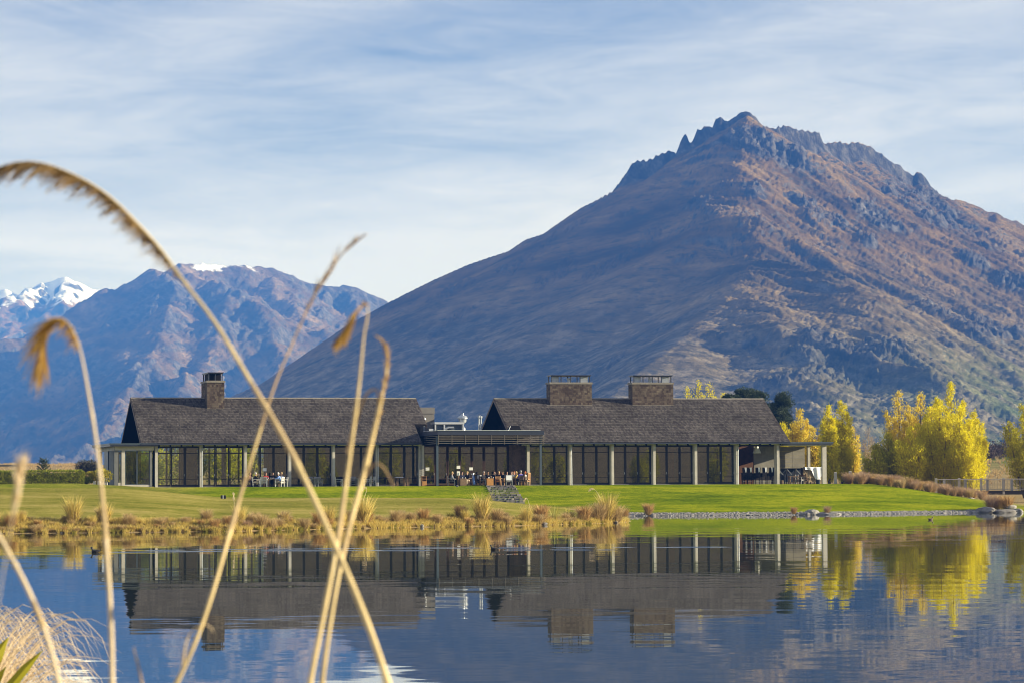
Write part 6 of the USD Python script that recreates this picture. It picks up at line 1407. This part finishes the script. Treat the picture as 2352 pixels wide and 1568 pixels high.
# ---- the open end bay and canopy on the right
def bar_stool(label, u, n, face):
    t = thing('high_chair', label, 'chair', loc(u, n, FLOOR - .05), TH + face, None)
    for gx in (-1, 1):
        for gy in (-1, 1): obj('leg', box(gx * .2 - .022, gx * .2 + .022, gy * .2 - .022, gy * .2 + .022, 0, .78), MAT['cloth_black'], t)
    obj('seat', hexa([(-.24, -.24, .781), (.24, -.24, .781), (.24, .24, .781), (-.24, .24, .781), (-.22, -.22, .86), (.22, -.22, .86), (.22, .22, .86), (-.22, .22, .86)]), MAT['cloth_black'], t)
    obj('backrest', hexa([(-.22, .18, .861), (.22, .18, .861), (.22, .25, .861), (-.22, .25, .861), (-.26, .26, 1.62), (.26, .26, 1.62), (.26, .31, 1.62), (-.26, .31, 1.62)]), MAT['cloth_black'], t)
    obj('foot_rail', cat_([box(-.178, .178, -.215, -.185, .28, .31), box(-.178, .178, .185, .215, .28, .31)]), MAT['zinc'], t)
    obj('white_napkin', hexa([(-.16, .305, 1.18), (-.06, .305, 1.15), (-.06, .325, 1.15), (-.16, .325, 1.18), (-.20, .33, 1.63), (.02, .33, 1.63), (.02, .345, 1.63), (-.20, .345, 1.63)]), MAT['white_cloth'], t)
for k, px in enumerate((1711, 1722, 1740, 1755, 1769, 1778)):
    bar_stool(('black high chair with a white napkin, leftmost in the open end bay', 'black high chair with a white napkin, second from the column', 'black high chair before the doorway of the end bay', 'black high chair in the middle of the end bay', 'black high chair with bright napkin, second from the right column', 'black high chair beside the right column of the end bay')[k], V(px, -1.6), -1.6, math.pi * (.9 + .03 * k))
bt = thing('bar_table', 'long dark bar table behind the high chairs', 'table', loc(V(1742, -2.6), -2.6, FLOOR - .05), TH)
obj('top', box(-1.7, 1.7, -.35, .35, 1.06, 1.12), MAT['dark_timber'], bt)
for x in (-1.55, 1.55):
    for y in (-.28, .28): obj('leg', box(x - .05, x + .05, y - .05, y + .05, 0, 1.059), MAT['dark_timber'], bt)
obj('kick_panel', box(-1.65, 1.65, .29, .33, .4, 1.058), MAT['dark_timber'], bt)
sb = thing('serving_bench', 'dark cross-braced bench against the concrete wall under the canopy', 'bench', loc(V(1815, -4.4), -4.4, FLOOR - .05), TH)
obj('top', box(-1.5, 1.5, -.35, .35, 1.50, 1.56), MAT['black_cloth'], sb); obj('panel', box(-1.45, 1.45, .28, .32, .2, 1.498), MAT['navy_metal'], sb)
for x in (-1.4, -.45, .45, 1.4): obj('leg', box(x - .04, x + .04, -.3, -.22, 0, 1.499), MAT['black_cloth'], sb)
for x in (-.92, 0, .92):
    for g in (1, -1): obj('cross_brace', tube([(x - .42 * g, -.26, .55), (x + .42 * g, -.26, 1.45)], .03, 6), MAT['steel_blue'], sb)
slab_table('small brown table with splayed legs under the canopy', V(1822, -.9), -.9, .95, .7, .78, 'old_wood', legs='single')
slat_chair('garden_chair', 'grey chair under the canopy beside the brown table', V(1838, -.6), -.6, .8, 'grey_wood'); slat_chair('garden_chair', 'brown chair under the canopy left of the log stack', V(1830, -1.8), -1.8, -.4, 'old_wood')
slat_chair('garden_chair', 'dark chair before the log stack', V(1846, -1.0), -1.0, 2.6, 'cloth_brown')
# stacked firewood: every log end its own piece
lg = thing('log_stack', 'stack of split firewood under the right canopy', 'firewood', loc(V(1862, -3.2), -3.2, FLOOR - .05), TH)
plain('log_end', (0.42, 0.31, 0.19), 0.8, island=0.4, vary=0.2, scale=6); plain('log_bark', (0.13, 0.085, 0.05), 0.9)
rl = np.random.default_rng(44); z_ = .09
while z_ < 1.45:
    x = -.85 + rl.uniform(0, .05)
    while x < .85:
        r_ = rl.uniform(.055, .095); k = int(rl.integers(3, 6))
        c_ = trimesh.creation.cylinder(r_, .45, sections=k + 2); c_.apply_transform(trimesh.transformations.rotation_matrix(np.pi / 2, [1, 0, 0])); c_.apply_transform(trimesh.transformations.rotation_matrix(rl.uniform(0, 3), [0, 1, 0]))
        obj('log', move(c_, (x + r_, rl.uniform(-.06, .06), z_ + rl.uniform(-.02, .02))), MAT['log_end'], lg); x += 2 * r_ * .95
    z_ += .145
obj('rack', cat_([box(-.95, -.88, -.2, .2, 0, 1.6), box(.88, .95, -.2, .2, 0, 1.6), box(-.879, .879, -.2, .2, .0, .03)]), MAT['dark_timber'], lg)
# white cloth thrown over the stack
xs_c, ys_c = np.linspace(-.95, .95, 26), np.linspace(-1, 1, 20); Xc_, Yc_ = np.meshgrid(xs_c, ys_c)
wv = .05 * np.sin(Xc_ * 9 + 2 * Yc_) + .06 * (meshkit.noise(np.stack([Xc_ * 4, Yc_ * 2, 0 * Xc_], -1), 9) - .5)
len_f = np.interp(Xc_, [-.95, -.3, .1, .5, .95], [.25, .30, 1.15, 1.30, .55]); s_ = Yc_
Yo = np.where(np.abs(s_) < .3, s_ / .3 * .27, np.sign(s_) * (.27 + .05 + wv * .8)); Zo = np.where(np.abs(s_) < .3, 1.66 + .04 * wv, 1.66 - (np.abs(s_) - .3) / .7 * np.where(s_ < 0, len_f, .3))
fr = np.stack([Xc_, Yo, Zo], -1).reshape(-1, 3); gi = grid_mesh(xs_c, ys_c, 0 * Xc_)[1]
sheet = np.vstack([fr, fr + [0, .0, -.008]]); nn = len(fr)
tc = thing('white_sheet', 'white cloth draped over the log stack at the right canopy post', 'cloth', loc(V(1868, -3.15), -3.15, FLOOR - .05), TH); obj('drape', (sheet, np.vstack([gi, gi[:, ::-1] + nn])), MAT['white_cloth'], tc, smooth=True)
bk = thing('bucket', 'dark bucket standing at the right canopy post', 'bucket', loc(V(1879, -.8), -.8, FLOOR - .05), 0); obj('pail', trimesh.creation.revolve(np.array([(0, 0), (.20, 0), (.25, .42), (.235, .42), (.19, .02), (0, .02)]), sections=18), MAT['navy_metal'], bk); obj('bail', tube([(-.245, 0, .40), (-.18, 0, .56), (0, 0, .62), (.18, 0, .56), (.245, 0, .40)], .010, 5), MAT['zinc'], bk)
sl = thing('log_stump', 'pale sawn log stump beside the last column', 'stump', loc(V(1796, .4), .4, FLOOR - .05), 0); obj('bark', move(trimesh.creation.cylinder(.15, .34, sections=14), (0, 0, .17)), MAT['log_bark'], sl); obj('sawn_face', move(trimesh.creation.cylinder(.14, .012, sections=14), (0, 0, .347)), MAT['log_end'], sl)
# ================================================================ the grasses close to the camera
plain('reed_stem', (0.68, 0.53, 0.26), 0.65, spec=0.25, vary=0.3, scale=16)
plain('reed_sheath', (0.50, 0.375, 0.20), 0.75, spec=0.15, vary=0.3, scale=30)
plain('reed_pale', (0.68, 0.55, 0.35), 0.65, spec=0.25, vary=0.28, scale=16)
plain('reed_dusky', (0.33, 0.235, 0.135), 0.7, spec=0.2, vary=0.15, scale=22)
leafy('plume_gold', (0.42, 0.26, 0.07), (0.66, 0.45, 0.15), .45, .25)
leafy('plume_brown', (0.25, 0.16, 0.07), (0.48, 0.34, 0.17), .40, .25)
leafy('straw_blade', (0.70, 0.56, 0.36), (0.85, 0.74, 0.54), .3, .2)
leafy('flax_near', (0.34, 0.32, 0.02), (0.46, 0.42, 0.04), .35, .1)
from scipy.interpolate import CubicSpline
def curve(pts, n=60):
    """Smooth 3-D stem through points (px, py, distance) measured on the print."""
    w = np.array([at(*p) for p in pts]); s = np.r_[0, np.cumsum(np.linalg.norm(np.diff(w, axis=0), axis=1))]
    return CubicSpline(s, w)(np.linspace(0, s[-1], n)), s[-1]
def to_root(c, n=8):
    """Carries a stem on down to the bank it grows from."""
    d = c[0] - c[3]; d /= np.linalg.norm(d); out = []; p = c[0].copy()
    while p[2] > 1.0 and len(out) < 60:
        d = d * .93 + np.array([0, 0, -1.0]) * .07; d /= np.linalg.norm(d); p = p + d * .08; out.append(p.copy())
    return np.vstack([np.array(out)[::-1], c])
def reed(label, pts, dia, mat='reed_stem', plume=None, name='reed', upper=None, shoots=()):
    """dia: stem thickness in metres from foot to tip; plume: (start fraction, length, count, hang, material)."""
    t = thing(name, label, 'grass stem'); c, L_ = curve(pts); full = to_root(c)
    m = len(full) - len(c); dia = [q * .88 for q in dia]; dd = np.r_[np.full(m, dia[0]), np.interp(np.linspace(0, 1, len(c)), np.linspace(0, 1, len(dia)), dia)]
    cut = len(full) if upper is None else m + int(upper[0] * len(c))
    kn = np.ones(len(full)); r_ = np.random.default_rng(len(label) + 3); nodes = np.arange(m % 19, len(full) - 8, 19)
    for k in nodes: kn[k] = 1.28                                   # the joints of the cane
    obj('stem', tube(full[:cut], (dd * kn)[:cut] / 2, 10), MAT[mat], t, smooth=70)
    if upper: obj('upper_stem', tube(full[cut - 1:], dd[cut - 1:] / 2 * 1.002, 9), MAT[upper[1]], t, smooth=70)
    for k in nodes[:: 2]:                                          # dry leaf sheath wrapped over a joint, its torn end standing off
        if k + 9 >= cut or k < 3: continue
        seg = full[k:k + 9]; w = np.interp(np.arange(9), [0, 4, 8], [1.30, 1.16, 1.06]); obj('leaf_sheath', tube(seg, dd[k:k + 9] / 2 * w, 10, cap=False), MAT['reed_sheath'], t, smooth=70)
    for sp, sd_, smat in shoots:
        sc_, _ = curve(sp); obj('side_shoot', tube(sc_, np.interp(np.linspace(0, 1, len(sc_)), np.linspace(0, 1, len(sd_)), sd_) / 2, 7), MAT[smat], t, smooth=70)
    node = [full[k] for k in range(m // 2, m + 40, 17) if k < len(full) - 2]
    if plume:
        f0, ln, cnt, hang, pm = plume; r = np.random.default_rng(len(label)); V, Fc, k0 = [], [], 0
        for i in range(cnt):
            f = f0 + (1 - f0) * r.uniform() ** .9; idx = f * (len(c) - 1); a = c[int(idx)] + (c[min(int(idx) + 1, len(c) - 1)] - c[int(idx)]) * (idx % 1)
            tg = c[min(int(idx) + 1, len(c) - 1)] - c[max(int(idx) - 1, 0)]; tg /= np.linalg.norm(tg)
            l = ln * r.uniform(.45, 1.15) * min(1., .35 + 1.6 * (1 - abs(2 * (f - f0) / (1 - f0) - 1)))
            h = np.array([r.normal(0, .16), r.normal(0, .22), -hang * r.uniform(.5, 1.2)]); d = tg * r.uniform(.5, 1.0) + h
            s = np.linspace(0, 1, 5)[:, None]; q = a + d * l * s + np.array([0, 0, -.35 * hang * l]) * s ** 2
            w = .0016 * (1 - s * .8); sd = np.cross(d, r.normal(0, 1, 3)); sd /= np.linalg.norm(sd)
            v = np.stack([q - sd * w, q + sd * w], 1).reshape(-1, 3); V.append(v)
            Fc.append(np.array([(2 * j, 2 * j + 1, 2 * j + 3) for j in range(4)] + [(2 * j, 2 * j + 3, 2 * j + 2) for j in range(4)]) + k0); k0 += len(v)
        obj('plume', trimesh.Trimesh(np.vstack(V), np.vstack(Fc), process=False), MAT[pm], t)
    return t
reed('thick golden reed crossing the left wing with a long drooping brown plume',
     [(890, 1568, 4.6), (832, 1400, 4.65), (762, 1235, 4.7), (700, 1100, 4.75), (640, 985, 4.8), (560, 850, 4.85), (480, 722, 4.9), (420, 645, 4.95), (362, 565, 5.0), (310, 508, 5.0), (255, 455, 5.0), (205, 420, 5.0), (150, 393, 5.0), (100, 376, 5.0), (50, 372, 5.0), (0, 384, 5.0), (-45, 405, 5.0)],
     [.0110, .0098, .0086, .0075, .0056, .0036, .002], plume=(.66, .050, 850, .62, 'plume_brown'))
reed('thin reed rising to the right with a sparse dusky tip above the left wing', [(405, 1568, 5.2), (470, 1415, 5.2), (520, 1250, 5.25), (560, 1110, 5.3), (598, 985, 5.3), (640, 860, 5.35), (680, 770, 5.4), (716, 690, 5.4), (758, 622, 5.4), (798, 572, 5.4), (828, 549, 5.4)],
     [.0078, .0074, .0062, .0048, .0034, .0016], 'reed_stem', plume=(.80, .050, 46, -.12, 'plume_brown'), upper=(.55, 'reed_dusky'))
reed('reed with a short golden plume folded back on its left side', [(712, 1568, 4.9), (745, 1400, 4.9), (780, 1210, 4.95), (800, 1070, 5.0), (815, 960, 5.0), (830, 830, 5.0), (838, 760, 5.0), (845, 712, 5.0), (842, 696, 5.0), (828, 706, 5.0), (808, 735, 5.0), (790, 762, 5.0), (772, 780, 5.0)],
     [.0085, .0082, .0078, .0070, .0055, .003, .0015], plume=(.88, .026, 260, .5, 'plume_gold'))
reed('reed ending in a pale ragged hooked tip, right of a close pair', [(740, 1568, 5.0), (770, 1360, 5.0), (800, 1220, 5.05), (835, 1090, 5.1), (860, 985, 5.1), (878, 905, 5.1), (888, 850, 5.1), (889, 808, 5.1), (880, 784, 5.1), (867, 774, 5.1)],
     [.0078, .0080, .0078, .0082, .0085, .006, .002], 'reed_stem', plume=(.70, .022, 260, .2, 'plume_gold'),
     shoots=(([(797, 1040, 5.1), (815, 975, 5.1), (832, 925, 5.1), (850, 897, 5.1), (862, 893, 5.1), (869, 910, 5.1), (868, 950, 5.1)], [.0056, .005, .004, .002], 'reed_dusky'),
             ([(826, 1112, 5.1), (846, 1080, 5.1), (866, 1064, 5.1), (884, 1078, 5.1), (905, 1122, 5.1)], [.003, .0035, .003, .001], 'reed_dusky')))
reed('upright pale reed at the far left with a drooping golden plume', [(257, 1568, 4.7), (255, 1440, 4.7), (246, 1280, 4.7), (231, 1100, 4.75), (216, 980, 4.8), (201, 890, 4.8), (186, 812, 4.8), (166, 757, 4.8), (140, 731, 4.8), (116, 738, 4.8), (101, 775, 4.8), (88, 822, 4.8)],
     [.0086, .0082, .0074, .0064, .005, .003, .0015], 'reed_pale', plume=(.80, .050, 420, .70, 'plume_gold'))
reed('pale reed leaning left out of the lower left corner', [(140, 1590, 4.4), (100, 1440, 4.4), (60, 1345, 4.4), (8, 1248, 4.4), (-50, 1150, 4.4)], [.0080, .0075, .007, .006], 'reed_pale')
reed('short blurred reed with a forked fluffy head before the left hedge', [(28, 1190, 3.6), (36, 1150, 3.6), (42, 1115, 3.6), (47, 1085, 3.6), (58, 1068, 3.6)], [.0012, .0070, .0085, .007, .003], 'reed_pale', plume=(.30, .020, 260, -.3, 'straw_blade'))
reed('small curled blade beside the foot of the thin reed', [(402, 1575, 5.2), (424, 1492, 5.2), (448, 1442, 5.2), (468, 1434, 5.2), (490, 1450, 5.2)], [.0045, .0042, .0035, .0015], 'reed_pale')
reed('short stub of reed at the lower left centre', [(328, 1580, 5.0), (318, 1530, 5.0), (306, 1485, 5.0)], [.005, .004, .002], 'reed_dusky')
# the arching tussock in the lower left corner
r = np.random.default_rng(77); V, Fc, k0 = [], [], 0
tz = 15.0; base = at(-40, 1568, tz); base[2] = zg(base[0], base[1])
for i in range(300):
    apx, apy = -60 + 235 * r.uniform() ** 1.5, 0; hgt = r.uniform(0, 1); apy = 1388 + 190 * (1 - hgt) + .10 * max(0, apx - 60)
    if r.uniform() < .18: apx -= 60
    ex, ey = apx + r.uniform(40, 120), apy + r.uniform(30, 140)
    b0 = base + np.array([r.normal(0, .12), r.normal(0, .25), 0]); dz_ = r.normal(0, .25)
    m0 = at(apx * .55 - 45, apy + 60 + .25 * abs(apx + 40), tz + dz_); m1 = at(apx, apy, tz + dz_); m2 = at(ex, ey, tz + dz_)
    w_ = np.array([b0, m0, m1, m2]); sgl = np.r_[0, np.cumsum(np.linalg.norm(np.diff(w_, axis=0), axis=1))]
    q = CubicSpline(sgl, w_)(np.linspace(0, sgl[-1], 16)); wd = (.0100 * r.uniform(.6, 1.2) * (1 - np.linspace(0, 1, 16) ** 2.2) + .0006)[:, None]
    V.append(tube(q, wd[:, 0] * .42, 4, cap=False))
t = thing('foreground_tussock', 'pale arching tussock filling the lower left corner near the camera', 'tussock')
obj('blades', cat_(V), MAT['straw_blade'], t)
fx = thing('foreground_flax', 'yellow-green sword leaves poking up in the lower left corner', 'flax')
for (a, b_, w0) in (((20, 1580), (98, 1492), .024), ((-30, 1545), (20, 1462), .036), ((-25, 1590), (14, 1530), .024)):
    pa, pb = at(*a, 13.5), at(*b_, 13.5); root = np.array([pa[0] - .25, pa[1] + .1, zg(pa[0], pa[1])]); q = np.array([root, pa * .5 + root * .5 + [.02, 0, .1], pa, (pa + pb) / 2 + [0, 0, .006], pb]); w_ = np.array([w0, w0 * 1.1, w0, w0 * .8, .001])
    sd = np.array([.75, .1, -.62]) ; th_ = np.array([0, -.003, 0])
    v = np.vstack([q - sd * w_[:, None], q + th_ * 3, q + sd * w_[:, None]]); n = 5
    f = []
    for j in range(4): f += [(j, n + j, n + j + 1), (j, n + j + 1, j + 1), (n + j, 2 * n + j, 2 * n + j + 1), (n + j, 2 * n + j + 1, n + j + 1)]
    obj('leaf', (v, np.array(f)), MAT['flax_near'], fx)
# slender plume grasses standing in the shore row, small in the picture
def shore_plume(label, pts, seed, Y):
    c = [at(px, py, Y) for px, py in pts]; t = thing('plume_grass', label, 'grass stem')
    q = CubicSpline(np.arange(len(c)), np.array(c))(np.linspace(0, len(c) - 1, 24)); q[0, 2] = min(q[0, 2], zg(q[0, 0], q[0, 1]))
    obj('stem', tube(q, np.linspace(.014, .007, 24), 5), MAT['reed_pale'], t); r = np.random.default_rng(seed); P = np.repeat(q[16:], 14, 0) + r.normal(0, .02, (8 * 14, 3)); obj('plume', leaf_cloud(P, np.tile([0, 0, -1.], (len(P), 1)), .10, r, 7), MAT['straw_blade'], t)
shore_plume('thin plume grass with curled head over the tip of the near lawn', [(1392, 1182), (1382, 1150), (1370, 1128), (1360, 1120), (1353, 1125)], 1, 207)
shore_plume('thin plume grass with curled head at the right foot of the stone steps', [(1221, 1178), (1216, 1160), (1212, 1146), (1207, 1143), (1204, 1148)], 2, 205)
shore_plume('thin plume grass with curled head right of the crossing reeds', [(826, 1190), (834, 1150), (842, 1124), (838, 1118), (832, 1122)], 3, 192)
shore_plume('thin straight seed stem in the shore row left of the centre', [(536, 1195), (538, 1170), (537, 1145), (536, 1130)], 4, 180)
